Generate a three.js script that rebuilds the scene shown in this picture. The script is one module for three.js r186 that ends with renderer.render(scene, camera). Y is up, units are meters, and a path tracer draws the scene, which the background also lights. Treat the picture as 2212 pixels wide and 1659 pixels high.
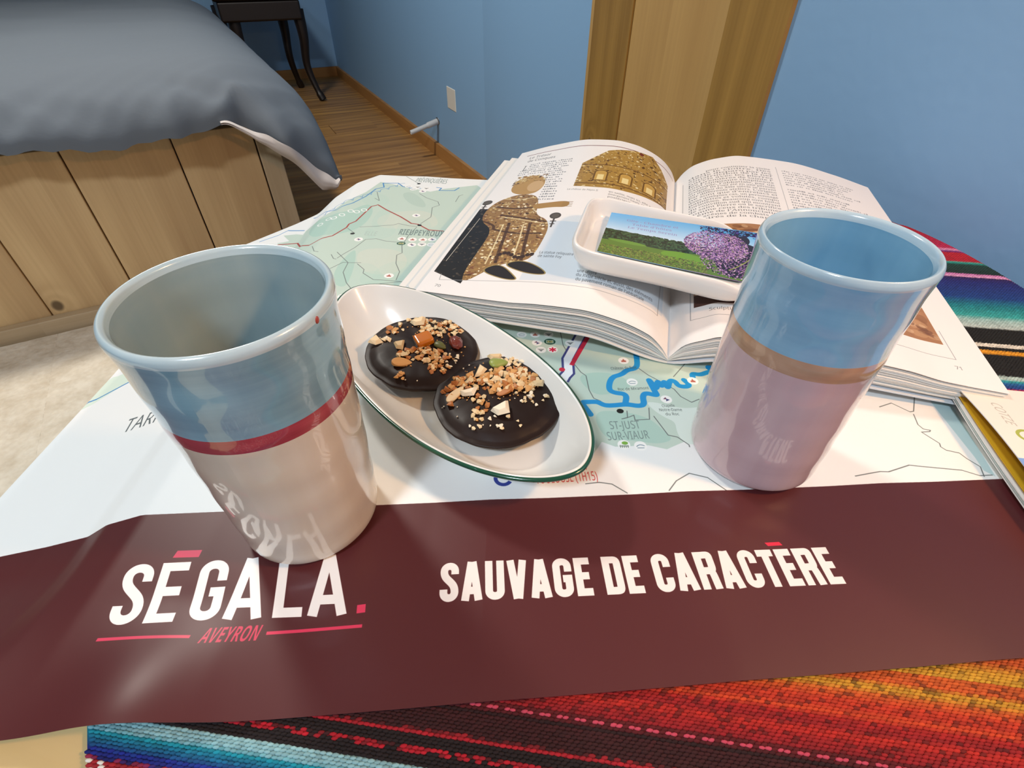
import * as THREE from 'three';
import { ImprovedNoise } from 'three/addons/math/ImprovedNoise.js';
import { ConvexGeometry } from 'three/addons/geometries/ConvexGeometry.js';
import { RoundedBoxGeometry } from 'three/addons/geometries/RoundedBoxGeometry.js';
import { mergeGeometries, mergeVertices } from 'three/addons/utils/BufferGeometryUtils.js';
import { RectAreaLightUniformsLib } from 'three/addons/lights/RectAreaLightUniformsLib.js';

// ------------------------------------------------------------------ camera, lights, exposure
const scene = new THREE.Scene();
scene.background = new THREE.Color(0x0b0c0e);
const renderer = new THREE.WebGLRenderer({ antialias: true });
renderer.toneMapping = THREE.LinearToneMapping;
renderer.toneMappingExposure = 0.82;
renderer.outputColorSpace = THREE.SRGBColorSpace;
renderer.shadowMap.enabled = true;

const camera = new THREE.PerspectiveCamera(74.797, 2212 / 1659, 0.01, 30);
camera.position.set(0, 0.84, 0);
camera.quaternion.setFromRotationMatrix(new THREE.Matrix4().makeBasis(
  new THREE.Vector3(0.99994, 0.00796, -0.00708), new THREE.Vector3(-0.01065, 0.74735, -0.66434), new THREE.Vector3(0, 0.66438, 0.74739)));
scene.add(camera);

RectAreaLightUniformsLib.init();
const COOL = { y: 2.36, size: 0.3, color: new THREE.Color().setRGB(0.84, 0.96, 1.08) };
const WARM = { x: 0.49, y: 1.19, z: -0.02, candela: 1.15, color: new THREE.Color().setRGB(1.0, 0.51, 0.2) };
const PANELS = [{ x: -0.67, z: 1.05, radiance: 146, color: COOL.color, where: 'over the near side of the table' }, { x: -1.15, z: -1.5, radiance: 150, color: new THREE.Color().setRGB(1.0, 0.95, 0.86), where: 'over the passage beside the bed' }];
for (const p of PANELS) {
  const l = new THREE.RectAreaLight(p.color, p.radiance, COOL.size, COOL.size);
  l.name = 'ceiling_panel_light'; l.position.set(p.x, COOL.y - 0.012, p.z); l.rotation.x = -Math.PI / 2; scene.add(l);
}

// ------------------------------------------------------------------ helpers
const TABLE = 0.63;                                   // height of the map's paper above the floor
const W = (X, Y, H) => new THREE.Vector3(X, TABLE + H, -Y);   // table-plan metres to world
const noiseGen = new ImprovedNoise();
const nz = (x, y = 0, z = 0) => noiseGen.noise(x, y, z);
const fbm = (x, y, z = 0, o = 4) => { let s = 0, a = 0.5, f = 1; for (let i = 0; i < o; i++) { s += a * nz(x * f + i * 7.3, y * f, z + i * 3.1); a *= 0.5; f *= 2.03; } return s; };
function rng(seed) { let s = seed >>> 0; return () => { s = (s + 0x6D2B79F5) >>> 0; let t = s; t = Math.imul(t ^ (t >>> 15), t | 1); t ^= t + Math.imul(t ^ (t >>> 7), t | 61); return ((t ^ (t >>> 14)) >>> 0) / 4294967296; }; }
const clamp = (x, a = 0, b = 1) => Math.min(b, Math.max(a, x));
const sst = (a, b, x) => { const t = clamp((x - a) / (b - a)); return t * t * (3 - 2 * t); };
const lerp = (a, b, t) => a + (b - a) * t;
function interp(x, xs, ys) { if (x <= xs[0]) return ys[0]; for (let i = 1; i < xs.length; i++) if (x <= xs[i]) return lerp(ys[i - 1], ys[i], (x - xs[i - 1]) / (xs[i] - xs[i - 1])); return ys[ys.length - 1]; }
const pts = (s) => s.trim().split(/\s+/).map((p) => p.split(',').map(Number));
const used = {};
function numbered(name) { const n = used[name] = (used[name] ?? -1) + 1; return n ? `${name}_${String(n).padStart(3, '0')}` : name; }
function shade(o) { o.castShadow = true; o.receiveShadow = true; return o; }
function tag(o, label, category, group) { Object.assign(o.userData, { label, category }); if (group) o.userData.group = group; return o; }
function thing(name, label, category, p = new THREE.Vector3(), group) { const g = new THREE.Group(); g.name = numbered(name); g.position.copy(p); scene.add(g); return tag(g, label, category, group); }
function part(name, geo, mat, parent) { const m = shade(new THREE.Mesh(geo, mat)); m.name = name; parent.add(m); return m; }
function single(name, geo, mat, label, category) { const m = shade(new THREE.Mesh(geo, mat)); m.name = numbered(name); scene.add(m); return tag(m, label, category); }
function struct(name, geo, mat) { const m = shade(new THREE.Mesh(geo, mat)); m.name = name; m.userData.kind = 'structure'; scene.add(m); return m; }
function structGroup(name) { const g = new THREE.Group(); g.name = name; g.userData.kind = 'structure'; scene.add(g); return g; }

// grid surface: f(a, b) -> Vector3, uv(a, b) -> [u, v]; flipped turns the winding over
function gridGeo(na, nb, f, uv, flipped = false) {
  const P = [], U = [], I = [];
  for (let j = 0; j <= nb; j++) for (let i = 0; i <= na; i++) { const a = i / na, b = j / nb, p = f(a, b); P.push(p.x, p.y, p.z); const t = uv ? uv(a, b, p) : [a, b]; U.push(t[0], t[1]); }
  for (let j = 0; j < nb; j++) for (let i = 0; i < na; i++) { const k = j * (na + 1) + i, l = k + na + 1; if (flipped) I.push(k, l, k + 1, k + 1, l, l + 1); else I.push(k, k + 1, l, k + 1, l + 1, l); }
  const g = new THREE.BufferGeometry();
  g.setAttribute('position', new THREE.Float32BufferAttribute(P, 3)); g.setAttribute('uv', new THREE.Float32BufferAttribute(U, 2)); g.setIndex(I); g.computeVertexNormals(); return g;
}
// sheet with thickness: top surface, underside and four rims
function shellGeo(na, nb, f, t, uv) {
  const top = gridGeo(na, nb, f, uv), down = (a, b) => { const p = f(a, b).clone(); p.y -= typeof t === 'function' ? t(a, b) : t; return p; };
  const rim = (g) => gridGeo(g.n, 1, (s, b) => (b ? down : f)(...g.at(s)), (s, b) => (uv ? uv(...g.at(s)) : [s, b]), g.flip);
  return mergeGeometries([top, gridGeo(na, nb, down, uv, true),
    rim({ n: na, at: (s) => [s, 0], flip: true }), rim({ n: na, at: (s) => [s, 1], flip: false }), rim({ n: nb, at: (s) => [0, s], flip: false }), rim({ n: nb, at: (s) => [1, s], flip: true })]);
}
// box uv in metres from its own local position
function metreUV(g, along = 'y', su = 1, sv = 1, ou = 0, ov = 0) {
  const p = g.attributes.position, n = g.attributes.normal, u = g.attributes.uv;
  for (let i = 0; i < p.count; i++) {
    const q = [p.getX(i), p.getY(i), p.getZ(i)], m = [Math.abs(n.getX(i)), Math.abs(n.getY(i)), Math.abs(n.getZ(i))];
    const ax = { x: 0, y: 1, z: 2 }[along], k = m.indexOf(Math.max(...m)), rest = [0, 1, 2].filter((c) => c !== k);
    const v = rest.includes(ax) ? ax : rest[1], uu = rest.find((c) => c !== v);
    u.setXY(i, q[uu] * su + ou, q[v] * sv + ov);
  }
  return g;
}
function boxBetween(a, b, y0, y1, depth, out = 1) {      // upright slab whose inner face runs from a to b in plan [X, Y]; thickness goes to the outer side
  const dx = b[0] - a[0], dy = b[1] - a[1], L = Math.hypot(dx, dy), g = new THREE.BoxGeometry(L, y1 - y0, depth);
  metreUV(g, 'y');
  const nx = -dy / L * out, ny = dx / L * out;
  g.rotateY(Math.atan2(dy, dx)); g.translate((a[0] + b[0]) / 2 + nx * depth / 2, (y0 + y1) / 2, -((a[1] + b[1]) / 2 + ny * depth / 2));
  return g;
}
function planSlab(poly, y0, y1, uvScale = 1) {           // extruded floor-plan polygon [X, Y]
  const s = new THREE.Shape(poly.map(([x, y]) => new THREE.Vector2(x, y))), g = new THREE.ExtrudeGeometry(s, { depth: y1 - y0, bevelEnabled: false });
  g.rotateX(-Math.PI / 2); g.translate(0, y0, 0); return g;
}

// ------------------------------------------------------------------ textures and materials
function dataTex(w, h, fn, srgb = true) {
  const d = new Uint8Array(w * h * 4);
  for (let y = 0; y < h; y++) for (let x = 0; x < w; x++) { const c = fn(x / w, y / h, x, y), k = (y * w + x) * 4; d[k] = clamp(c[0], 0, 255); d[k + 1] = clamp(c[1], 0, 255); d[k + 2] = clamp(c[2], 0, 255); d[k + 3] = 255; }
  const t = new THREE.DataTexture(d, w, h, THREE.RGBAFormat); t.magFilter = THREE.LinearFilter; t.minFilter = THREE.LinearMipmapLinearFilter; t.generateMipmaps = true;
  t.wrapS = t.wrapT = THREE.RepeatWrapping; if (srgb) t.colorSpace = THREE.SRGBColorSpace; t.needsUpdate = true; return t;
}
function canvasTex(w, h, draw) {
  const c = document.createElement('canvas'); c.width = w; c.height = h; draw(c.getContext('2d'), w, h);
  const t = new THREE.CanvasTexture(c); t.colorSpace = THREE.SRGBColorSpace; t.anisotropy = 8; return t;
}
const mix = (a, b, t) => a.map((v, i) => v + (b[i] - v) * t);
function woodTex(light, dark, seed, o = {}) {            // grain runs along v; one tile is o.span metres wide and 1.2 m long
  const { rings = 9, streak = 0.5, knots = [], w = 256, h = 1024 } = o;
  return dataTex(w, h, (u, v) => {
    let x = u + 0.05 * fbm(u * 2, v * 2.2, seed, 3), swirl = 0, kn = 0;
    for (const [ku, kv, kr] of knots) { const dx = (u - ku) * 1, dy = (v - kv) * 3.2, d = Math.hypot(dx, dy); swirl += Math.exp(-d * d / (kr * kr * 6)) * 2.2; kn = Math.max(kn, sst(kr * 1.1, kr * 0.5, d)); }
    const ring = 0.5 + 0.5 * Math.sin((x * rings + swirl + 1.6 * fbm(u * 1.5, v * 1.1, seed + 9, 2)) * Math.PI * 2);
    const fine = fbm(u * 46, v * 3.5, seed + 4, 3), broad = fbm(u * 3.2, v * 1.6, seed + 2, 3);
    const t = clamp(0.42 + (ring - 0.5) * 0.42 * streak + fine * 0.62 * streak + broad * 0.85);
    return mix(mix(light, dark, t), [70, 54, 36], kn * 0.7);
  });
}
const std = (o) => new THREE.MeshStandardMaterial(o);
const phys = (o) => new THREE.MeshPhysicalMaterial(o);
const wallBump = dataTex(256, 256, (u, v) => { const n = 128 + 90 * fbm(u * 20, v * 20, 1, 4); return [n, n, n]; }, false);
wallBump.repeat.set(3, 3);
const M = {
  wall: std({ color: 0x88b3dc, roughness: 0.7, bumpMap: wallBump, bumpScale: 0.0006 }),
  plaster: std({ color: 0xe4e0d8, roughness: 0.9 }),
  ceiling: std({ color: 0xe9e6df, roughness: 0.95 }),
  floorBase: std({ color: 0x4c3521, roughness: 0.8 }),
  floor: [1, 2, 3, 4].map((k) => std({ map: woodTex([178 + k * 5, 132 + k * 4, 78], [126, 88, 48], 20 + k * 3, { rings: 4, streak: 0.9 }), roughness: 0.45 })),
  skirting: std({ map: woodTex([188, 136, 76], [156, 108, 56], 31, { rings: 3, streak: 0.6 }), roughness: 0.5 }),
  doorPale: std({ map: woodTex([206, 168, 106], [178, 140, 84], 41, { rings: 3, streak: 0.45 }), roughness: 0.42 }),
  doorDark: std({ map: woodTex([174, 136, 70], [138, 104, 50], 47, { rings: 4, streak: 0.8, knots: [[0.5, 0.42, 0.05], [0.45, 0.7, 0.04]] }), roughness: 0.42 }),
  bedWood: [0, 1, 2].map((k) => std({ map: woodTex([222, 190, 140], [186, 150, 106], 60 + k * 5, { rings: 3, streak: 0.55, knots: k === 1 ? [[0.6, 0.36, 0.05], [0.3, 0.3, 0.03]] : [[0.4, 0.1 + k * 0.07, 0.05]] }), roughness: 0.6 })),
  bedGrey: std({ map: woodTex([204, 182, 148], [180, 156, 122], 77, { rings: 3, streak: 0.6 }), roughness: 0.6 }),
  pine: std({ map: woodTex([226, 200, 146], [206, 176, 118], 83, { rings: 5, streak: 0.5 }), roughness: 0.45 }),
  chair: std({ color: 0x1d120d, roughness: 0.45 }),
  chairSeat: std({ color: 0x38251a, roughness: 0.6 }),
  plastic: std({ color: 0xe4e2da, roughness: 0.45 }),
  hole: std({ color: 0x1b1b1b, roughness: 0.9 }),
  pipe: std({ color: 0xc9cbcc, roughness: 0.5 }),
  metal: std({ color: 0x8c8f92, roughness: 0.35, metalness: 0.8 }),
  paper: std({ color: 0xe9e7e2, roughness: 0.6 }),
  pageEdge: std({ color: 0xd2d0cb, roughness: 0.7 }),
  porcelain: phys({ color: 0xeceae4, roughness: 0.22, clearcoat: 0.7, clearcoatRoughness: 0.06 }),
  green: phys({ color: 0x0c4a34, roughness: 0.2, clearcoat: 0.8, clearcoatRoughness: 0.06 }),
  tray: phys({ color: 0xf2f0ec, roughness: 0.25, clearcoat: 0.6, clearcoatRoughness: 0.08 }),
};

// ------------------------------------------------------------------ the room
// plan axes of the room: N points at the wall with the skirting, D runs along it away from the camera
const N = [0.8846, 0.4664], Dv = [-0.4664, 0.8846], DIST = 0.9215;
const room = (n, d) => [N[0] * n + Dv[0] * d, N[1] * n + Dv[1] * d];
const cornerFar = room(DIST, 4.79), bend = room(DIST, 2.0), B = [0.3013, -0.9535];
const along = (s, off = 0) => [bend[0] + B[0] * s + B[1] * off, bend[1] + B[1] * s - B[0] * off];   // near wall, off > 0 comes into the room
const wallEnd = along(4.6), leftFar = room(DIST - 4.6, 4.79), rearLeft = [wallEnd[0] - 4.9 * N[0], wallEnd[1] - 4.9 * N[1]];
const H = 2.4;
struct('wall_right', boxBetween(bend, cornerFar, 0, H, 0.12, -1), M.wall);
struct('wall_right_near', boxBetween(wallEnd, bend, 0, H, 0.12, -1), M.wall);
struct('wall_back', boxBetween(cornerFar, leftFar, 0, H, 0.12, -1), M.wall);
struct('wall_left', boxBetween(leftFar, rearLeft, 0, H, 0.12, -1), M.plaster);
struct('wall_rear', boxBetween(rearLeft, wallEnd, 0, H, 0.12, -1), M.plaster);
const plan = [cornerFar, bend, wallEnd, rearLeft, leftFar];
struct('ceiling', planSlab(plan, H, H + 0.1), M.ceiling);
const floor = structGroup('floor');
part('floor_base', planSlab(plan, -0.1, -0.006), M.floorBase, floor);
{
  const r = rng(5), w = 0.2;
  for (let row = 0; row < 16; row++) {
    let n = DIST - 0.004, first = 0.35 + 0.7 * r();
    for (let k = 0; k < 3 && n > -1.7; k++) {
      const len = k ? 1.15 : first, g = metreUV(new RoundedBoxGeometry(len - 0.003, 0.014, w - 0.003, 1, 0.0015), 'x', 1 / 0.25, 1 / 1.2, r(), r());
      const c = room(n - len / 2, 4.78 - w * (row + 0.5));
      g.rotateY(Math.atan2(N[1], N[0])); g.translate(c[0], -0.007, -c[1]);
      part(numbered('floor_plank'), g, M.floor[Math.floor(r() * 4)], floor);
      n -= len;
    }
  }
}
struct('baseboard_right', metreUV(boxBetween(room(DIST, 2.0), room(DIST, 4.79), 0, 0.064, 0.016, 1), 'x', 1 / 0.3, 1 / 1.2), M.skirting);
struct('baseboard_back', metreUV(boxBetween(room(DIST - 0.016, 4.79), room(DIST - 4.6, 4.79), 0, 0.064, 0.016, 1), 'x', 1 / 0.3, 1 / 1.2), M.skirting);

// boarded door leaf and its casing on the near wall
const door = structGroup('door_1');
{
  const board = (name, s0, s1, proud, mat, ov, label) => {
    const a = along(s0, 0), b = along(s1, 0), g = boxBetween(b, a, 0.02, 2.1, proud, 1);
    const p = g.attributes.position, u = g.attributes.uv;
    for (let i = 0; i < p.count; i++) { const s = (p.getX(i) - bend[0]) * B[0] + (-p.getZ(i) - bend[1]) * B[1]; u.setXY(i, (s - s0) / 0.28 + ov, p.getY(i) / 1.2 + ov); }
    const m = part(name, g, mat, door); if (label) m.userData.label = label; return m;
  };
  board('casing_edge', 0.927, 0.945, 0.003, M.doorPale, 0.1);
  board('casing_board', 0.947, 1.113, 0.006, M.doorDark, 0.3, 'darker boards framing the pale panel');
  board('door_panel', 1.115, 1.389, 0.003, M.doorPale, 0.55, 'pale plain wood panel');
  board('casing_board_001', 1.391, 1.512, 0.006, M.doorDark, 0.0, 'darker boards framing the pale panel');
}

// ceiling panel lamp (cool) and wall lamp (warm), both outside the picture
{
  for (const pl of PANELS) {
  const t = thing('ceiling_lamp', 'square white ceiling panel lamp ' + pl.where, 'lamp', new THREE.Vector3(pl.x, H, pl.z), 'ceiling panel lamps');
  const f = new RoundedBoxGeometry(0.34, 0.04, 0.34, 2, 0.008); f.translate(0, -0.02, 0); part('frame', f, M.plastic, t);
  const d = new THREE.BoxGeometry(0.3, 0.004, 0.3); d.translate(0, -0.042, 0);
  part('diffuser', d, std({ color: 0xffffff, emissive: pl.color, emissiveIntensity: 2, roughness: 0.6 }), t);
  }
  const wx = along(0, 0), s = (-WARM.z - wx[1]) / B[1], onWall = along(s);
  const l = thing('wall_lamp', 'small brass wall lamp with a bare warm bulb', 'lamp', new THREE.Vector3(onWall[0], WARM.y, -onWall[1]));
  const dx = WARM.x - onWall[0];
  const plate = new THREE.CylinderGeometry(0.04, 0.04, 0.012, 32); plate.rotateZ(Math.PI / 2); plate.rotateY(0.306); plate.translate(-0.006, -0.02, 0); part('base', plate, M.metal, l);
  const arm = new THREE.TubeGeometry(new THREE.CatmullRomCurve3([new THREE.Vector3(0, -0.02, 0), new THREE.Vector3(dx * 0.6, -0.045, 0), new THREE.Vector3(dx, -0.04, 0), new THREE.Vector3(dx, -0.018, 0)]), 24, 0.005, 10); part('arm', arm, M.metal, l);
  const bulb = new THREE.SphereGeometry(0.018, 24, 16); bulb.translate(dx, 0, 0);
  part('bulb', bulb, std({ color: 0xffffff, emissive: WARM.color, emissiveIntensity: 6 }), l);
  const p = new THREE.PointLight(WARM.color, WARM.candela, 0, 2); p.name = 'wall_lamp_light'; p.position.set(dx, 0, 0); p.castShadow = true; p.shadow.radius = 1.6; l.add(p);
}

// blank switch plate and pipe stub on the wall above the skirting
{
  const c = room(DIST, 2.355), t = thing('switch_plate', 'small white blank plate screwed to the blue wall above the pipe stub', 'wall plate', new THREE.Vector3(c[0], 0.3, -c[1]));
  t.rotation.y = Math.atan2(Dv[1], Dv[0]);
  part('plate', new RoundedBoxGeometry(0.098, 0.088, 0.012, 3, 0.003), M.plastic, t).position.z = 0.004;
  for (const y of [0.03, -0.03]) { const h = new THREE.CylinderGeometry(0.003, 0.003, 0.003, 16); h.rotateX(Math.PI / 2); h.translate(-0.02, y, 0.0105); part('screw', h, M.hole, t); }
  const q = room(DIST, 2.55), p = thing('pipe_stub', 'grey capped pipe stub sticking out of the blue wall over the skirting', 'pipe', new THREE.Vector3(q[0], 0.167, -q[1]));
  const dir = new THREE.Vector3(-N[0], -0.25, N[1]).normalize(), turn = new THREE.Quaternion().setFromUnitVectors(new THREE.Vector3(0, 1, 0), dir);
  const lathe = (prof) => { const g = new THREE.LatheGeometry(prof.map(([r, y]) => new THREE.Vector2(r, y)), 28); g.applyQuaternion(turn); return g; };
  part('tube', lathe([[0.007, 0.03], [0.0105, 0.03], [0.0105, 0.148], [0.0095, 0.15], [0.0075, 0.15], [0.0075, 0.13], [0, 0.13]]), M.pipe, p);
  part('socket', lathe([[0, -0.012], [0.0135, -0.012], [0.0135, 0.055], [0.0115, 0.06], [0.0105, 0.062]]), M.pipe, p);
  part('collar', lathe([[0, 0], [0.018, 0], [0.018, 0.003], [0.013, 0.005]]), M.metal, p);
}

// ------------------------------------------------------------------ bed, duvet, carpet, chair
// bed plan: u runs along the boarded front, w goes back from the plinth's face
const BU = [0.8660, 0.5], BW = [-0.5, 0.8660], B0 = [-1.285, 1.116];
const bedP = (u, w, y) => new THREE.Vector3(B0[0] + BU[0] * u + BW[0] * w, y, -(B0[1] + BU[1] * u + BW[1] * w));
{
  const t = thing('bed', 'wide bed with a base of upright pale boards beside the cream carpet', 'bed', bedP(0, 0, 0));
  t.rotation.y = Math.atan2(BU[1], BU[0]);
  const local = (u0, u1, w0, w1, y0, y1, rad = 0.003) => { const g = new RoundedBoxGeometry(u1 - u0, y1 - y0, w1 - w0, 2, rad); g.translate((u0 + u1) / 2, (y0 + y1) / 2, -(w0 + w1) / 2); return g; };
  const edges = [-1.51, -1.29, -1.07, -0.85, -0.63, -0.41, -0.19, 0.03, 0.238, 0.476, 0.672, 0.732], r = rng(11);
  for (let i = 0; i < edges.length - 1; i++) {
    const last = i === edges.length - 2, g = metreUV(local(edges[i] + 0.0016, edges[i + 1] - 0.0016, 0.03 - r() * 0.002, 0.055, 0.0, 0.455), 'y', 1 / 0.3, 1 / 1.2, 0.4 + r() * 0.15, 0.3);
    const m = part('front_board' + (i ? '_' + String(i).padStart(3, '0') : ''), g, last ? M.bedGrey : M.bedWood[i % 3], t); if (last) m.userData.label = 'narrow greyer corner board';
  }
  part('plinth', metreUV(local(-1.51, 0.735, 0, 0.029, 0.0, 0.049), 'x', 1 / 0.3, 1 / 1.2), M.bedGrey, t);
  part('side_panel', metreUV(local(0.706, 0.731, 0.056, 2.1, 0, 0.455), 'z', 1 / 0.3, 1 / 1.2), M.bedWood[0], t);
  part('mattress', local(-1.48, 0.69, 0.07, 2.05, 0.3, 0.53, 0.03), std({ color: 0xd8d5cf, roughness: 0.9 }), t);
}
{
  const fabricBump = dataTex(256, 256, (u, v, x, y) => { const n = 128 + 50 * ((x + y) & 1) + 60 * fbm(u * 8, v * 8, 3, 3); return [n, n, n]; }, false);
  fabricBump.repeat.set(6, 6);
  const mat = std({ color: 0x687079, roughness: 0.85, bumpMap: fabricBump, bumpScale: 0.0006 });
  const lin = std({ color: 0xd9d0cb, roughness: 0.85 });
  const q = (t) => (t >= 1 ? 0 : 1 - Math.sqrt(Math.max(0, 1 - (1 - t) * (1 - t))));
  const duvetY = (u, w) => {
    const e1 = w + 0.085, e2 = 0.862 - u;
    const rim = Math.exp(-Math.max(0, e1) / 0.14), drop = Math.min(0.3, (0.098 + 0.03 * sst(0.1, 0.4, u)) * q(e1 / 0.26) + 0.2 * q(e2 / 0.3) + 0.045 * sst(0.64, 0.82, u) * rim);
    let y = 0.612 - drop + 0.018 * fbm(u * 2.2, w * 2.2, 4, 2);
    const low = Math.exp(-Math.pow((e1 - 0.03) / 0.06, 2));
    y += low * 0.022 * nz(u * 9 + w * 14, w * 5, 8) + 0.02 * Math.exp(-e1 / 0.12) * nz(u * 16 - w * 20, 2, 5);
    return y;
  };
  const f = (a, b) => {
    const u = lerp(-1.6, 0.862, 1 - Math.pow(1 - a, 1.7)), w = lerp(-0.085, 2.15, Math.pow(b, 1.9));
    const fold = 0.012 * Math.exp(-(w + 0.085) / 0.05) * nz(u * 11, 3, 1);
    const pleat = Math.exp(-(w + 0.085) / 0.07) * (0.034 * Math.exp(-Math.pow((u - 0.735) / 0.032, 2)) - 0.02 * Math.exp(-Math.pow((u - 0.655) / 0.022, 2)) + 0.018 * Math.exp(-Math.pow((u - 0.5) / 0.03, 2)));
    return bedP(u, w + fold * sst(0.9, 0.6, u) - pleat, duvetY(u, w) - 0.25 * pleat);
  };
  const t = thing('duvet', 'plain grey duvet hanging over the bed, its white lining showing at one corner', 'duvet');
  part('cover', shellGeo(150, 120, f, (s, t) => 0.012 + 0.02 * sst(0, 0.3, t), (a, b) => [a * 2.4, b * 2.2]), mat, t);
  const wide = [[0.6, 0.66, 0.7, 0.757, 0.8, 0.835, 0.853], [0.003, 0.014, 0.034, 0.046, 0.056, 0.032, 0.003]];
  part('lining', shellGeo(48, 6, (a, b) => { const u = lerp(0.6, 0.853, a), top = duvetY(u, -0.085) - 0.004, drop = interp(u, ...wide); return bedP(u, -0.088 - 0.034 * Math.exp(-Math.pow((u - 0.735) / 0.032, 2)) * b - 0.014 * Math.sin(b * Math.PI) - 0.006 * nz(a * 8, b * 2, 2), top - drop * (1 - b)); }, 0.004), lin, t).userData.label = 'white lining turned out at the corner';
}
{
  const bump = dataTex(512, 512, (u, v) => { const n = 128 + 150 * fbm(u * 22, v * 22, 6, 4); return [n, n, n]; }, false);
  const col = dataTex(512, 512, (u, v) => { const n = fbm(u * 9, v * 9, 2, 5), s = fbm(u * 50, v * 50, 8, 2); return mix([240, 229, 210], [210, 194, 170], clamp(0.35 + n * 1.1 + s * 0.5)); });
  for (const t of [bump, col]) t.repeat.set(1.6, 1.6);
  const f = (a, b) => { const u = lerp(-1.7, 0.42, a), w = lerp(-1.5, -0.012, b); const p = bedP(u, w, 0.013 + 0.004 * fbm(u * 9, w * 9, 5, 3)); return p; };
  single('carpet', shellGeo(150, 100, f, (a, b) => 0.012, (a, b) => [a * 2.3, b * 1.5]), std({ map: col, bumpMap: bump, bumpScale: 0.006, roughness: 0.95 }), 'cream tufted carpet lying along the foot of the boarded bed base', 'carpet');
}
{
  const t = thing('wooden_chair', 'dark wooden chair with curved legs standing in the corner of the blue walls', 'chair');
  const foot = [[-1.317, 3.831], [-1.577, 4.199]], back = foot.map(([x, y]) => [x - N[0] * 0.42, y - N[1] * 0.42]);
  const mid = [(foot[0][0] + back[1][0]) / 2, (foot[0][1] + back[1][1]) / 2];
  for (const [x, y] of [...foot, ...back]) {
    const ox = (x - mid[0]) * 0.12, oy = (y - mid[1]) * 0.12;
    const c = new THREE.CatmullRomCurve3([new THREE.Vector3(x + ox * 0.4, 0.006, -(y + oy * 0.4)), new THREE.Vector3(x - ox * 0.3, 0.06, -(y - oy * 0.3)), new THREE.Vector3(x - ox * 1.3, 0.2, -(y - oy * 1.3)), new THREE.Vector3(x - ox * 0.8, 0.36, -(y - oy * 0.8)), new THREE.Vector3(x - ox * 0.9, 0.5, -(y - oy * 0.9))]);
    const g = new THREE.TubeGeometry(c, 40, 1, 12), p = g.attributes.position, centre = new THREE.Vector3();
    for (let i = 0; i <= 40; i++) { c.getPointAt(i / 40, centre); const rad = 0.018 + 0.02 * Math.pow(i / 40, 1.6) + (i < 4 ? 0.005 : 0); for (let k = 0; k <= 12; k++) { const j = i * 13 + k; p.setXYZ(j, centre.x + (p.getX(j) - centre.x) * rad, centre.y + (p.getY(j) - centre.y) * rad, centre.z + (p.getZ(j) - centre.z) * rad); } }
    g.computeVertexNormals(); part('leg', g, M.chair, t);
  }
  const ang = Math.atan2(N[1], N[0]), slab = (w, h, d, y, mat, name, r = 0.012) => { const g = new RoundedBoxGeometry(w, h, d, 3, r); g.rotateY(ang); g.translate(mid[0], y, -mid[1]); return part(name, g, mat, t); };
  slab(0.46, 0.1, 0.5, 0.5, M.chair, 'apron'); slab(0.5, 0.04, 0.53, 0.57, M.chair, 'seat', 0.018);
  const bg = new RoundedBoxGeometry(0.44, 0.42, 0.03, 3, 0.012); bg.translate(0, 0.76, -0.24); bg.rotateY(ang); bg.translate(mid[0], 0, -mid[1]); part('backrest', bg, M.chair, t);
  for (const s of [-1, 1]) { const g = new RoundedBoxGeometry(0.035, 0.48, 0.035, 3, 0.01); g.translate(s * 0.2, 0.74, -0.24); g.rotateY(ang); g.translate(mid[0], 0, -mid[1]); part('post', g, M.chair, t); }
}

// ------------------------------------------------------------------ table and striped blanket
const TC = [0.125, 0.27], TR = 0.312;
const edgeR = (th) => { const c = Math.cos(th), s = Math.sin(th), n = c < 0 && s < 0 ? 14 : 3.4; return TR / Math.pow(Math.pow(Math.abs(c / (c > 0 ? 0.975 : 1)), n) + Math.pow(Math.abs(s), n), 1 / n); };
{
  const t = thing('side_table', 'pale pine table with rounded corners under the striped blanket', 'table', new THREE.Vector3(TC[0], 0, -TC[1]));
  const top = (h, inset) => (a) => { const th = a * Math.PI * 2, r = inset > 0.9 ? 0.0001 : edgeR(th) - inset; return new THREE.Vector3(Math.cos(th) * r, h, -Math.sin(th) * r); };
  const yT = TABLE - 0.0062, rings = [top(yT - 0.03, 0.999), top(yT - 0.03, 0.006), top(yT - 0.024, 0), top(yT - 0.005, 0), top(yT, 0.005), top(yT, 0.999)];
  part('table_top', gridGeo(120, 5, (a, b) => rings[Math.round(b * 5)](a), (a, b, p) => [(-p.z * 0.9 + p.x * 0.25) / 0.3, (p.x * 0.9 + p.z * 0.25) / 1.2]), M.pine, t);
  for (const sx of [-1, 1]) for (const sy of [-1, 1]) { const g = new RoundedBoxGeometry(0.045, 0.59, 0.045, 2, 0.006); g.translate(sx * 0.22, 0.298, sy * 0.22); part('leg', metreUV(g, 'y', 1 / 0.3, 1 / 1.2), M.pine, t); }
}
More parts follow.
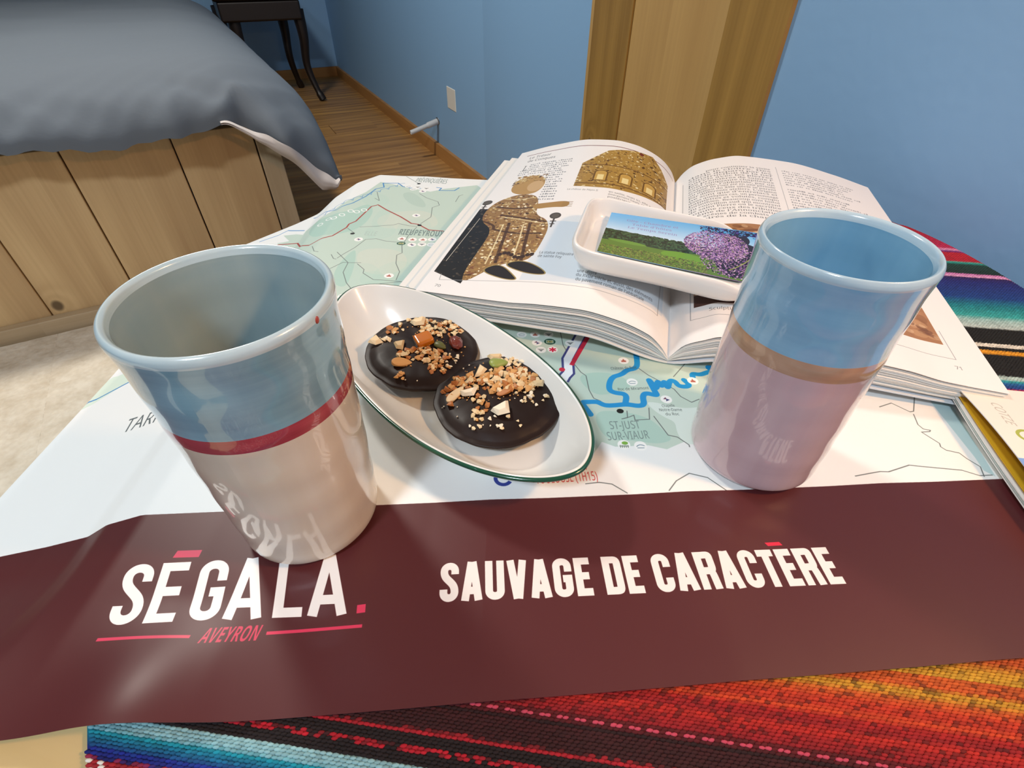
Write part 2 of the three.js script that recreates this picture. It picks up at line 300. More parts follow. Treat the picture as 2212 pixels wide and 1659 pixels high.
// stripes by distance across the blanket (metres, near edge first)
const STRIPES = [[0, 0xa31f2a], [0.0251, 0xb0202c], [0.0254, 0x101a6e], [0.0275, 0x142a9a], [0.0285, 0x0d4f93], [0.0308, 0x0b7fa6], [0.0326, 0x12a0b4], [0.0336, 0x8fc4cf], [0.0372, 0x9fcdd2], [0.0375, 0x1d1012], [0.0412, 0x1d1012], [0.0413, 0xc4142a], [0.0424, 0xc4142a], [0.0426, 0x201011], [0.0462, 0x201011], [0.0464, 0xc41a2c], [0.048, 0x9c1420], [0.0482, 0x3a0c10], [0.053, 0x3a0a0e], [0.0566, 0x420a10], [0.0574, 0x8a1020], [0.0605, 0x9a121c], [0.0645, 0xb01a18], [0.066, 0xc8281a], [0.0685, 0x9d1418], [0.0715, 0xb81c16], [0.073, 0xd8481c], [0.0755, 0xc43218], [0.078, 0xd03c1a], [0.081, 0xd86020], [0.0832, 0xd89a28], [0.0852, 0xd49424], [0.0862, 0xd45a20], [0.0905, 0xd6621f], [0.0915, 0xd8a22c], [0.095, 0xd89c28], [0.099, 0xcf5a20],
  [0.2, 0x8a1020], [0.255, 0xa8142a], [0.2755, 0xb5183a], [0.2765, 0x16367e], [0.2815, 0x1a5a94], [0.2845, 0x2f9a9a], [0.2862, 0xb9cdc6], [0.289, 0xa8bdb6], [0.29, 0x10100f], [0.3135, 0x10100f], [0.3142, 0xd69320], [0.3182, 0xd69320], [0.3188, 0x12110f], [0.3222, 0x12110f], [0.323, 0xd6d0c2], [0.3268, 0xd6d0c2], [0.3275, 0x0e0e0d], [0.3465, 0x0e0e0d], [0.3475, 0xb2bdb8], [0.358, 0x9dbcb8], [0.364, 0x35a09c], [0.378, 0x147c86], [0.392, 0x123c80], [0.418, 0x1c2470], [0.4255, 0x2a1450], [0.4268, 0xd09ac0], [0.4315, 0xc87ab4], [0.433, 0x0e2a28], [0.449, 0x123a34], [0.4535, 0x28a096], [0.456, 0xa8162e], [0.472, 0xb0182c], [0.475, 0x5a1870], [0.479, 0xd890b8], [0.483, 0xb02050], [0.52, 0xa0182c], [0.7, 0x7a1020]];
const stripeCol = STRIPES.map(([, c]) => new THREE.Color(c));
function stripe(v, out) { let k = 0; while (k < STRIPES.length - 2 && v > STRIPES[k + 1][0]) k++; return out.copy(stripeCol[k]).lerp(stripeCol[k + 1], clamp((v - STRIPES[k][0]) / (STRIPES[k + 1][0] - STRIPES[k][0]))); }
const SA = 0.1219, CA = 0.9925;                                       // the stripes run at seven degrees to the picture's width
const across = (X, Y) => X * SA + Y * CA;
{
  const E0 = [-0.1505, 0.0508], ED = [0.545, -0.8386], EN = [0.8386, 0.545];   // the blanket's cut end
  const t = thing('striped_blanket', 'woven blanket with bright rainbow stripes spread over the table under the map', 'blanket');
  const base = (a, b) => {
    const th = a * Math.PI * 2, R = edgeR(th), r = b < 0.7 ? b / 0.7 * R : R + (b - 0.7) / 0.3 * 0.11;
    const over = Math.max(0, r - R + 0.012), hor = r - over + 0.014 * Math.sin(Math.min(over / 0.014, Math.PI / 2)), dr = over < 0.022 ? 0.014 * (1 - Math.cos(over / 0.014)) : 0.014 + over - 0.022;
    let X = TC[0] + Math.cos(th) * hor, Y = TC[1] + Math.sin(th) * hor;
    const s = (X - E0[0]) * EN[0] + (Y - E0[1]) * EN[1];
    if (s < 0) { X -= EN[0] * s; Y -= EN[1] * s; }
    if (X < -0.165) { X = -0.165; if (s < 0) Y = E0[1] + (X - E0[0]) / ED[0] * ED[1]; }
    return W(X, Y, -0.0030 - (s < 0 ? 0 : dr * sst(-0.1, 0.0, X)));
  };
  const tex = dataTex(4, 2048, (u, v) => { const c = stripe(v * 0.62, new THREE.Color()).convertLinearToSRGB(); return [c.r * 200, c.g * 200, c.b * 200]; });
  tex.wrapT = THREE.ClampToEdgeWrapping;
  part('ground_cloth', shellGeo(160, 60, base, 0.0028, (a, b) => { const p = base(a, b); return [0.5, across(p.x, -p.z) / 0.62]; }), std({ map: tex, roughness: 0.95 }), t);
  const knot = new THREE.SphereGeometry(1, 7, 5); knot.scale(0.00136, 0.0007, 0.00068);
  const spots = [], r = rng(23), col = new THREE.Color();
  const weave = (X0, X1, v0, v1, keep) => {
    let row = 0;
    for (let v = v0; v < v1; v += 0.00114, row++) for (let s = X0; s < X1; s += 0.00216) {
      const x = s + (row & 1) * 0.00108, X = x * CA + v * SA, Y = v * CA - x * SA;
      if ((X - E0[0]) * EN[0] + (Y - E0[1]) * EN[1] < 0.0004) continue;
      const th = Math.atan2(Y - TC[1], X - TC[0]); let d = Math.hypot(X - TC[0], Y - TC[1]) - edgeR(th) + 0.012; if (d > 0.012 || !keep(X, Y)) continue;
      spots.push([X + (r() - 0.5) * 0.0002, Y + (r() - 0.5) * 0.0002, -0.0029 - (d > 0 ? 0.014 * (1 - Math.cos(Math.min(1.5, d / 0.014))) : 0), v]);
    }
  };
  weave(-0.2, 0.34, -0.01, 0.11, (X, Y) => Y < 0.085 + 0.08 * X && Y > -0.02);
  weave(0.2, 0.42, 0.25, 0.53, (X, Y) => X > 0.262 + (Y - 0.235) * 0.33);
  const im = new THREE.InstancedMesh(knot, std({ color: 0xffffff, roughness: 0.9 }), spots.length), m4 = new THREE.Matrix4(), qt = new THREE.Quaternion(), up = new THREE.Vector3(0, 1, 0), one = new THREE.Vector3();
  spots.forEach(([X, Y, h, v], i) => {
    qt.setFromAxisAngle(up, -0.122 + (r() - 0.5) * 0.25 + 0.18);
    m4.compose(W(X, Y, h), qt, one.setScalar(0.92 + 0.2 * r())); im.setMatrixAt(i, m4);
    stripe(v + (r() - 0.5) * 0.0004, col); const k = 0.8 + 0.4 * r(); col.multiplyScalar(k * (v < 0.11 ? 0.72 : 0.9));
    if (v < 0.0252 && r() < 0.22) col.setRGB(0.75, 0.72, 0.66);
    if (v > 0.055 && v < 0.0605) { if (Math.abs(v - 0.0585) < 0.0006 && i % 3) col.setRGB(0.48, 0.05, 0.09); else col.multiplyScalar(0.4); }
    if (v > 0.06 && r() < 0.12 && v < 0.1) col.multiplyScalar(0.45);
    im.setColorAt(i, col);
  });
  shade(im); im.name = 'yarn_stitches'; im.userData.kind = 'stuff'; t.add(im);
}

// ------------------------------------------------------------------ folded paper map
// the sheet's height: nearly flat, a low swell near the front, and a droop over the table's edge
function mapH(X, Y) {
  const d = Math.max(0, -0.178 - X), droop = interp(d, [0, 0.02, 0.034, 0.058, 0.085, 0.12], [0, 0.007, 0.0165, 0.024, 0.031, 0.04]) * sst(0.05, 0.12, Y);
  let h = 0.0095 * Math.exp(-Math.pow((X + 0.138) / 0.026, 2)) * (1 - sst(0.05, 0.1, Y)) - droop;
  for (const fx of [-0.112, -0.011, 0.089, 0.19]) { const e = Math.abs(X - fx - 0.02 * (Y - 0.1)); h += 0.0007 * Math.max(0, 1 - e / 0.028); }
  const fy = Math.abs(Y - 0.335 - 0.07 * X); return h + 0.0006 * Math.max(0, 1 - fy / 0.03);
}
const bandY = (X) => 0.1455 + 0.063 * (X + 0.06), nearY = (X) => 0.0555 + 0.0814 * (X + 0.0665);
const farY = (X) => (X > -0.158 ? 0.604 - 0.1 * (X + 0.158) : X > -0.215 ? lerp(0.53, 0.604, (X + 0.215) / 0.057) : lerp(0.49, 0.53, clamp((X + 0.3) / 0.085)));
const MAP_SHAPES = [
  ['river','168,549 167,532 164,505 149,502 142,493 127,488 120,465 126,458 142,456 137,438'],
  ['river','87,441 100,442 105,441 112,435 126,436 139,438 152,434 160,437 160,451 165,458 179,452 177,460 174,480 174,482 178,471 180,464 185,482 187,467 194,482 194,464 200,482 207,480 209,471 219,470 224,474 219,483'],
  ['river','232,490 232,497 243,494 252,499 261,502 256,511 264,509'],
  ['river','86,436 93,420'],
  ['border','68,587 70,554 82,513 89,497 95,490 96,463 100,448 108,443'],
  ['border','137,426 136,415 129,413 138,416 144,419 144,411 161,412 164,431'],
  ['border','167,417 177,387 187,384 197,373 197,370'],
  ['border','207,489 230,518'],
  ['border','165,505 175,491 202,465 207,452 218,442 229,448'],
  ['border','77,319 91,321 104,319 118,308'],
  ['border','161,311 171,323 187,333 205,328 221,311'],
  ['border','444,438 462,445 476,430 481,431 500,461'],
  ['border','478,426 473,409 475,402 482,400 480,398 470,397 480,380 478,375 481,370 493,366 496,358 503,347 498,334'],
  ['border','361,332 390,338 399,338 427,348 480,342 494,335 508,336'],
  ['stream','-536,989 -497,999 -480,1013 -432,982'],
  ['stream','-430,1042 -367,1013 -339,1040 -320,1076 -307,1120 -291,1131 -298,1156 -264,1157 -250,1136 -232,1126 -208,1123'],
  ['stream','-173,1131 -162,1128 -166,1114 -132,1115 -123,1132'],
  ['stream','-549,555 -565,544 -604,513 -613,487'],
  ['road','-495,942 -476,945 -425,920 -401,874 -377,860 -339,885 -322,921 -321,937 -311,950 -296,1023 -284,1032 -261,1006 -227,972 -200,940 -186,937 -163,914 -135,910'],
  ['border','-297,924 -234,933 -225,939 -203,929 -187,927'],
  ['border','-182,940 -166,973 -169,1020 -156,1033 -161,1051 -188,1070 -206,1092'],
  ['border','-187,924 -197,888 -202,845 -197,818 -205,809 -201,779 -190,751 -191,724'],
  ['border','-274,871 -255,874 -234,863 -213,859'],
  ['border','-274,871 -286,838 -299,815 -307,798'],
  ['border','-313,820 -284,782 -284,749 -270,715 -249,683'],
  ['border','-312,757 -293,783 -282,782 -262,782'],
  ['border','-267,778 -251,758 -250,746 -228,724 -179,719'],
  ['border','-237,680 -237,705 -181,719'],
  ['border','-301,1103 -286,1054 -298,1067'],
  ['border','-124,1052 -119,1085 -111,1092'],
  ['border','-319,918 -300,896'],
  ['border','-367,849 -355,823 -347,821'],
  ['border','-321,811 -313,796 -308,794'],
  ['border','-252,1199 -215,1151'],
  ['green','-305,1163 -325,1101 -375,1015 -426,978 -427,959 -448,975 -482,990 -453,947 -482,955 -447,867 -273,599 -154,535 13,339 82,347 101,377 115,370 152,372 171,366 194,378 204,375 270,419 286,543 232,608 -84,1149 -155,1125 -184,1105 -216,1117 -251,1139'],
  ['green2','-560,585 -601,568 -634,480 -613,487 -565,544 -542,556'],
  ['teal','512,449 536,450 510,334 503,342 506,360'],
  ['white','162,441 169,427 179,415 190,408 188,393 190,380 198,372 216,379 232,436 211,431 194,433 173,441'],
  ['shade','81,490 112,499 141,491 153,468 121,455 100,454'],
  ['shade','95,426 131,426 161,415 174,393 182,380 162,373 137,380 104,379'],
  ['shade','-424,991 -343,986 -304,1047 -282,988 -299,901 -383,879'],
  ['shade','-286,838 -276,807 -268,750 -267,697 -291,711 -302,765'],
  ['pale','-281,825 -242,839 -188,818 -180,759 -220,735 -261,758'],
  ['pale','-274,976 -227,1001 -167,1002 -139,925 -212,913 -263,922'],
  ['shade2','-248,1094 -224,1105 -188,1050 -181,1014 -217,1031'],
  ['way','101,586 97,579 74,524 73,496 68,489 64,480'],
  ['wayred','108,578 78,511'],
];
const MAP_ICONS = [
  ['w','-287,871 -196,978 -207,873 -187,871 -168,872 -151,874 -185,850 -167,853 -150,853 -205,737 -265,672 -248,668 -237,1136 -215,1130 -195,1123 -223,1119 -201,1106'],
  ['w2','13,577 32,578 51,579 34,559 39,543 80,559 148,521 152,478 230,482 188,446 143,371'],
  ['star','55,544'],
  ['tree','125,373'],
  ['dot','-304,895 -183,933 -246,686 -216,1151 129,426'],
  ['red','65,502'],
  ['greenicon','-205,854 52,562'],
];
const MAP_TEXT = [
  ['TARN',-494.9,431.1,55.4,26.8,0.196],
  ['RIEUPEYROUX',-218.0,890.2,85.8,23.9,-0.044],
  ['PRÉVINQUIÈRES',-227.0,1162.3,72.9,26.1,-0.090],
  ['LA SALVETAT',-232.7,688.4,102.9,18.2,-0.034],
  ['ELLE',-282.0,888.7,23.8,17.6,-0.058],
  ['ST-JUST',113.0,396.5,35.3,12.5,0.035],
  ['SUR-VIAUR',108.0,379.4,47.8,12.5,0.058],
  ['TOULOUSE (1H15)',25.9,318.3,65.2,11.8,0.086],
  ['MIN)',63.2,338.1,17.9,10.5,0.083],
  ['Chapelle',180.1,432.3,15.8,4.7,0.065],
  ['Notre-Dame',175.3,425.2,27.8,4.7,0.043],
  ['du Roc',181.4,418.3,16.6,4.5,0.061],
  ['Château du Bosc',128.9,502.2,34.3,5.6,0.071],
  ['Roc de Miramont',131.9,462.0,39.1,5.1,0.060],
  ['AVEYRON',-244.3,156.8,42.4,13.1,0.125],
  ['SAUVAGE DE CARACTERE',-59.7,193.7,354.4,35.3,0.058],
];
// condensed capitals drawn as strokes: g(ctx, w, t) strokes one letter of height 1
const GLYPH = {
  S: (c, w, t) => { const L = t / 2, R = w - t / 2, T = 1 - t / 2, B_ = t / 2; c.moveTo(R, 0.69); c.lineTo(R, 0.77); c.bezierCurveTo(R, T + 0.05, L, T + 0.05, L, 0.77); c.bezierCurveTo(L, 0.52, R, 0.52, R, 0.24); c.bezierCurveTo(R, B_ - 0.05, L, B_ - 0.05, L, 0.24); c.lineTo(L, 0.31); },
  C: (c, w, t) => { const L = t / 2, R = w - t / 2, T = 1 - t / 2, B_ = t / 2; c.moveTo(R, 0.64); c.lineTo(R, 0.78); c.bezierCurveTo(R, T + 0.05, L, T + 0.05, L, 0.78); c.lineTo(L, 0.22); c.bezierCurveTo(L, B_ - 0.05, R, B_ - 0.05, R, 0.22); c.lineTo(R, 0.36); },
  G: (c, w, t) => { GLYPH.C(c, w, t); c.moveTo(w - t / 2, 0.3); c.lineTo(w - t / 2, 0.46); c.lineTo(w * 0.5, 0.46); },
  U: (c, w, t) => { const L = t / 2, R = w - t / 2; c.moveTo(L, 1); c.lineTo(L, 0.22); c.bezierCurveTo(L, t / 2 - 0.05, R, t / 2 - 0.05, R, 0.22); c.lineTo(R, 1); },
  D: (c, w, t) => { const L = t / 2, R = w - t / 2, T = 1 - t / 2; c.moveTo(L, t / 2); c.lineTo(L, T); c.lineTo(w * 0.45, T); c.bezierCurveTo(R, T, R, 0.9, R, 0.72); c.lineTo(R, 0.28); c.bezierCurveTo(R, 0.1, R, t / 2, w * 0.45, t / 2); c.closePath(); },
  E: (c, w, t) => { c.moveTo(w, 1 - t / 2); c.lineTo(t / 2, 1 - t / 2); c.lineTo(t / 2, t / 2); c.lineTo(w, t / 2); c.moveTo(t / 2, 0.51); c.lineTo(w * 0.9, 0.51); },
  A: (c, w, t) => { const h = w / 2; c.moveTo(t * 0.48, 0); c.lineTo(h - t * 0.1, 1); c.moveTo(w - t * 0.48, 0); c.lineTo(h + t * 0.1, 1); c.moveTo(w * 0.24, 0.25); c.lineTo(w * 0.76, 0.25); },
  V: (c, w, t) => { const h = w / 2; c.moveTo(t * 0.48, 1); c.lineTo(h - t * 0.1, 0); c.moveTo(w - t * 0.48, 1); c.lineTo(h + t * 0.1, 0); },
  L: (c, w, t) => { c.moveTo(t / 2, 1); c.lineTo(t / 2, t / 2); c.lineTo(w, t / 2); },
  T: (c, w, t) => { c.moveTo(0, 1 - t / 2); c.lineTo(w, 1 - t / 2); c.moveTo(w / 2, 1); c.lineTo(w / 2, 0); },
  R: (c, w, t) => { const R = w - t / 2, T = 1 - t / 2; c.moveTo(t / 2, 0); c.lineTo(t / 2, T); c.lineTo(w * 0.45, T); c.bezierCurveTo(R, T, R, 0.93, R, 0.8); c.lineTo(R, 0.68); c.bezierCurveTo(R, 0.5, R, 0.48, w * 0.45, 0.48); c.lineTo(t / 2, 0.48); c.moveTo(w * 0.6, 0.48); c.bezierCurveTo(R, 0.46, R - t * 0.15, 0.35, R, 0); },
};
// one line of stroke capitals: a affine [ox, oy, rx, ry, ux, uy] maps letter x (0..1 of the line) and height to plan units
function capitals(c, letters, a, t) {
  c.lineCap = 'butt'; c.lineJoin = 'miter';
  for (const [ch, x0, x1] of letters) {
    const len = Math.hypot(a[2], a[3]), hgt = Math.hypot(a[4], a[5]), w = (x1 - x0) * len / hgt;
    c.save(); c.transform(a[2] / len * hgt, a[3] / len * hgt, a[4], a[5], a[0] + a[2] * x0, a[1] + a[3] * x0);
    c.beginPath(); GLYPH[ch](c, w, t); c.lineWidth = t; c.stroke(); c.restore();
  }
}
const UNIT = 2000;                                                      // map drawing units: half-millimetres
function poly(c, p, close) { c.beginPath(); p.forEach(([x, y], i) => (i ? c.lineTo(x, y) : c.moveTo(x, y))); if (close) c.closePath(); }
function smooth(c, p, close) { c.beginPath(); const n = p.length; if (close) { c.moveTo((p[0][0] + p[n - 1][0]) / 2, (p[0][1] + p[n - 1][1]) / 2); for (let i = 0; i < n; i++) { const q = p[(i + 1) % n]; c.quadraticCurveTo(p[i][0], p[i][1], (p[i][0] + q[0]) / 2, (p[i][1] + q[1]) / 2); } } else { c.moveTo(...p[0]); for (let i = 1; i < n - 1; i++) c.quadraticCurveTo(p[i][0], p[i][1], (p[i][0] + p[i + 1][0]) / 2, (p[i][1] + p[i + 1][1]) / 2); c.lineTo(...p[n - 1]); } }
function word(c, s, x, y, w, h, ang, font, fill) {                      // capitals of height h fitted to width w on a baseline
  c.save(); c.translate(x, y); c.rotate(ang); c.scale(1, -1); c.font = font.startsWith('bold ') ? `bold 100px ${font.slice(5)}` : `100px ${font}`; const m = c.measureText(s).width; c.scale(w / m, h / 72); c.fillStyle = fill; c.fillText(s, 0, 0); c.restore();
}
function pictogram(c, x, y, r, kind, seed) {
  const q = rng(seed);
  c.save(); c.translate(x, y);
  if (kind === 'green') { c.fillStyle = '#2f5a48'; c.beginPath(); c.ellipse(0, 0, r, r * 0.85, 0, 0, 7); c.fill(); c.strokeStyle = '#d8dcc0'; c.lineWidth = r * 0.14; c.strokeRect(-r * 0.55, -r * 0.35, r * 1.1, r * 0.7); c.fillStyle = '#c9b86a'; c.fillRect(-r * 0.4, -r * 0.2, r * 0.35, r * 0.4); c.fillRect(r * 0.08, -r * 0.2, r * 0.35, r * 0.4); c.restore(); return; }
  c.fillStyle = '#f6f6f2'; c.beginPath(); c.arc(0, 0, r, 0, 7); c.fill();
  c.lineWidth = r * 0.2; c.lineCap = 'round';
  if (kind === 'star') { c.strokeStyle = '#d6244a'; c.lineWidth = r * 0.32; for (let k = 0; k < 3; k++) { const t = k * Math.PI / 3 + 0.5; c.beginPath(); c.moveTo(Math.cos(t) * r * 0.6, Math.sin(t) * r * 0.6); c.lineTo(-Math.cos(t) * r * 0.6, -Math.sin(t) * r * 0.6); c.stroke(); } }
  else if (kind === 'tree') { c.fillStyle = '#7db04a'; c.beginPath(); c.ellipse(r * 0.2, r * 0.35, r * 0.5, r * 0.35, 0, 0, 7); c.fill(); c.strokeStyle = '#6d7a6c'; c.lineWidth = r * 0.12; for (let k = -2; k < 3; k++) { c.beginPath(); c.moveTo(k * r * 0.3, -r * 0.1); c.lineTo(k * r * 0.3, -r * 0.6); c.stroke(); } c.beginPath(); c.moveTo(-r * 0.7, -r * 0.3); c.lineTo(r * 0.7, -r * 0.3); c.stroke(); }
  else {
    const k = Math.floor(q() * 4);
    if (k === 0) { c.fillStyle = '#b5675a'; c.fillRect(-r * 0.45, -r * 0.4, r * 0.9, r * 0.45); c.beginPath(); c.moveTo(-r * 0.25, 0); c.lineTo(0, r * 0.6); c.lineTo(r * 0.25, 0); c.fill(); }
    else if (k === 1) { c.strokeStyle = '#6f8796'; c.lineWidth = r * 0.13; c.beginPath(); c.moveTo(-r * 0.6, -r * 0.1); c.quadraticCurveTo(-r * 0.1, r * 0.5, r * 0.6, r * 0.05); c.moveTo(-r * 0.5, -r * 0.4); c.lineTo(r * 0.5, -r * 0.4); c.stroke(); }
    else if (k === 2) { c.fillStyle = '#7a4a62'; c.beginPath(); c.moveTo(-r * 0.55, 0); c.lineTo(-r * 0.05, r * 0.55); c.lineTo(r * 0.1, 0); c.fill(); c.fillStyle = '#4a4a7a'; c.beginPath(); c.moveTo(-r * 0.1, -r * 0.5); c.lineTo(r * 0.6, -r * 0.1); c.lineTo(0, r * 0.2); c.fill(); }
    else { c.strokeStyle = '#7c7f80'; c.lineWidth = r * 0.13; for (let j = -2; j < 3; j++) { c.beginPath(); c.moveTo(0, -r * 0.4); c.lineTo(j * r * 0.3, r * 0.35); c.stroke(); } }
  }
  c.restore();
}
const TITLE = [['S', -0.008, 0.124], ['E', 0.15, 0.276], ['G', 0.329, 0.46], ['A', 0.478, 0.64], ['L', 0.685, 0.809], ['A', 0.832, 1.0]];
const SLOGAN = (() => { const ws = { S: 0.92, A: 1.02, U: 0.95, V: 1.0, G: 0.95, E: 0.8, D: 0.95, C: 0.92, R: 0.98, T: 0.85 }, s = 'SAUVAGE DE CARACTERE', gap = 0.14; let x = 0; const out = []; for (const ch of s) { if (ch === ' ') { x += 0.5; continue; } out.push([ch, x, x + ws[ch]]); x += ws[ch] + gap; } x -= gap; return out.map(([c, a, b]) => [c, a / x, b / x]); })();
function drawMap(c, w, h, x0, x1, y0, y1) {                             // window in half-millimetres
  c.setTransform(w / (x1 - x0), 0, 0, -h / (y1 - y0), -x0 * w / (x1 - x0), h + y0 * h / (y1 - y0));
  c.fillStyle = '#eef0ee'; c.fillRect(-800, 0, 1700, 1500);
  const fills = { green: '#c4d6c9', green2: '#d9e8d8', teal: '#bcd5d6', white: '#dbe8e0', shade: 'rgba(150,198,184,0.42)', shade2: 'rgba(168,194,180,0.4)', pale: 'rgba(214,216,200,0.5)' };
  for (const kind of ['green', 'green2', 'shade', 'pale', 'shade2', 'white', 'teal']) for (const [k, s] of MAP_SHAPES) if (k === kind) { (kind === 'green' || kind === 'teal' || kind === 'green2' ? poly : smooth)(c, pts(s), true); c.fillStyle = fills[kind]; c.fill(); }
  const q = rng(77);
  c.lineJoin = 'round'; c.lineCap = 'round';
  c.fillStyle = 'rgba(150,205,190,0.10)'; for (let k = 0; k < 40; k++) { c.beginPath(); c.ellipse(-430 + q() * 640, 450 + q() * 640, 15 + q() * 40, 10 + q() * 30, q() * 3, 0, 7); c.fill(); }
  const lines = { border: ['#69706f', 1.1], road: ['#a8473f', 3.0], stream: ['#3f86c4', 2.6], river: ['#1d93d2', 7.5] };
  for (const kind of ['border', 'road', 'stream', 'river']) for (const [k, s] of MAP_SHAPES) if (k === kind) { (kind === 'river' ? smooth : poly)(c, pts(s)); c.strokeStyle = lines[kind][0]; c.lineWidth = lines[kind][1]; c.stroke(); }
  c.strokeStyle = '#6f9fc8'; c.lineWidth = 1.6; for (let k = 0; k < 9; k++) { c.beginPath(); const bx = -395 + k * 16, by = 1010 + k * 16; c.moveTo(bx, by); c.bezierCurveTo(bx + 14, by - 12, bx - 10, by + 14, bx + 18, by + 18); c.stroke(); }
  c.strokeStyle = '#f4f7f4'; c.lineWidth = 2.2; for (let k = 0; k < 7; k++) { c.beginPath(); c.ellipse(-385 + k * 13, 955 + k * 9 + 8 * Math.sin(k * 2), 5, 7, 0.6, 0, 7); c.stroke(); }
  for (const [k, s] of MAP_SHAPES) if (k === 'way') { const p = pts(s); c.lineJoin = 'miter'; for (const [col, lw] of [['#3d437f', 17], ['#eef2f6', 11]]) { poly(c, p); c.strokeStyle = col; c.lineWidth = lw; c.lineCap = 'butt'; c.stroke(); } } else if (k === 'wayred') { poly(c, pts(s)); c.strokeStyle = '#cf2744'; c.lineWidth = 6; c.stroke(); }
  let n = 0;
  for (const [k, s] of MAP_ICONS) for (const [x, y] of pts(s)) {
    n++;
    if (k === 'dot' || k === 'red') { c.fillStyle = k === 'dot' ? '#101512' : '#cf2744'; c.beginPath(); c.ellipse(x, y, k === 'dot' ? 4.2 : 4, k === 'dot' ? 3.8 : 4, 0, 0, 7); c.fill(); } else pictogram(c, x, y, k === 'w2' || k === 'star' || k === 'tree' ? 7 : 8, k === 'greenicon' ? 'green' : k, n * 13);
  }
  for (const [s, x, y, tw, th, ang] of MAP_TEXT) {
    if (s === 'SAUVAGE DE CARACTERE' || s === 'AVEYRON') continue;
    const red = s.startsWith('TOUL') || s === 'MIN)', big = th > 8;
    word(c, s, x, y, tw, th, ang, s === 'RIEUPEYROUX' ? 'bold sans-serif' : 'sans-serif', red ? '#c43a38' : s === 'ELLE' ? '#b4c4bb' : s === 'TARN' ? '#5d6668' : big ? '#7c8f8b' : '#4f5a58');
  }
  c.strokeStyle = '#2f3f8f'; c.lineWidth = 4; c.beginPath(); c.arc(-8, 324, 8, Math.PI * 0.95, Math.PI * 1.85); c.stroke();
  // brown title band
  c.beginPath(); c.moveTo(-800, UNIT * bandY(-0.4)); c.lineTo(800, UNIT * bandY(0.4)); c.lineTo(800, 0); c.lineTo(-800, 0); c.fillStyle = '#522123'; c.fill();
  c.strokeStyle = '#f4f1ef';
  capitals(c, TITLE, [-326, 171, 191, 12, -12, 54], 0.15);
  c.strokeStyle = '#ece5e0';
  capitals(c, SLOGAN, [-59.7, 193.7, 354, 20.6, -2.1, 35.3], 0.19);
  c.fillStyle = '#d83a5c';
  for (const s of ['-304,232 -281,233 -281,240 -303,239', '-127,184 -120,185 -121,192 -128,191']) { poly(c, pts(s), true); c.fill(); }
  c.fillStyle = '#d62a44'; poly(c, pts('239,250 253,251 251,254.5 237,253.5'), true); c.fill();
  c.strokeStyle = '#d83a5c'; c.lineWidth = 2.6; c.lineCap = 'butt'; for (const s of ['-326,160 -252,162', '-195,167 -120,174']) { poly(c, pts(s)); c.stroke(); }
  c.save(); c.transform(1, 0, 0.22, 1, -244 - 157 * 0.22, 0); word(c, 'AVEYRON', 0, 157, 43, 12.5, 0.1, 'bold sans-serif', '#cf3858'); c.restore();
}
{
  const t = thing('paper_map', 'large unfolded paper map with a brown title band, spread over the striped blanket', 'map');
  const sheet = (name, X0, X1, lo, hi, na, nb, tw, th, gloss) => {
    const y0 = Math.min(lo(X0), lo(X1), lo((X0 + X1) / 2)) - 0.002, y1 = Math.max(hi(X0), hi(X1), hi(-0.158 < X1 && -0.158 > X0 ? -0.158 : X1)) + 0.002;
    const f = (a, b) => { const X = lerp(X0, X1, a), Y = lerp(lo(X), hi(X), b); return W(X, Y, mapH(X, Y)); };
    const tex = canvasTex(tw, th, (c, w, h) => drawMap(c, w, h, X0 * UNIT, X1 * UNIT, y0 * UNIT, y1 * UNIT));
    return part(name, shellGeo(na, nb, f, 0.00022, (a, b) => { const p = f(a, b); return [(p.x - X0) / (X1 - X0), (-p.z - y0) / (y1 - y0)]; }), phys({ map: tex, roughness: gloss, specularIntensity: 0.9 }), t);
  };
  sheet('map_panel', -0.302, -0.0112, bandY, farY, 130, 90, 1536, 2048, 0.5); sheet('map_panel_001', -0.0112, 0.288, bandY, farY, 90, 90, 1536, 2048, 0.5);
  sheet('title_band', -0.302, -0.0112, nearY, bandY, 130, 40, 2048, 1024, 0.42).userData.label = 'brown band with white title'; sheet('title_band_001', -0.0112, 0.288, nearY, bandY, 90, 40, 2048, 1024, 0.42).userData.label = 'brown band with white slogan';
}

// ------------------------------------------------------------------ open book
// gutter from near to far, and the page swell measured at the near and far edges
const G0 = [0.102, 0.258], G1 = [0.178, 0.5635], GU = [0.9703, -0.2419], BOOKW = 630;   // 630 half-millimetres tall
const SWELL = {
  '-1': [[[0, 0.0072, 0.0158, 0.0375, 0.0616, 0.0889, 0.1108, 0.1743], [0.005, 0.0142, 0.0211, 0.0286, 0.0322, 0.0314, 0.0295, 0.0285]], [[0, 0.0069, 0.019, 0.0353, 0.0508, 0.071, 0.0959, 0.1363, 0.1743], [0.0089, 0.0207, 0.0317, 0.0399, 0.0447, 0.0473, 0.0463, 0.0374, 0.0254]]],
  1: [[[0, 0.0081, 0.018, 0.0279, 0.06, 0.1, 0.1325, 0.1562, 0.188], [0.005, 0.0172, 0.0228, 0.0272, 0.0285, 0.026, 0.0231, 0.0191, 0.0175]], [[0, 0.0057, 0.0155, 0.0369, 0.0589, 0.1047, 0.1519, 0.1881], [0.0089, 0.0194, 0.029, 0.038, 0.0422, 0.0402, 0.0316, 0.0225]]],
};
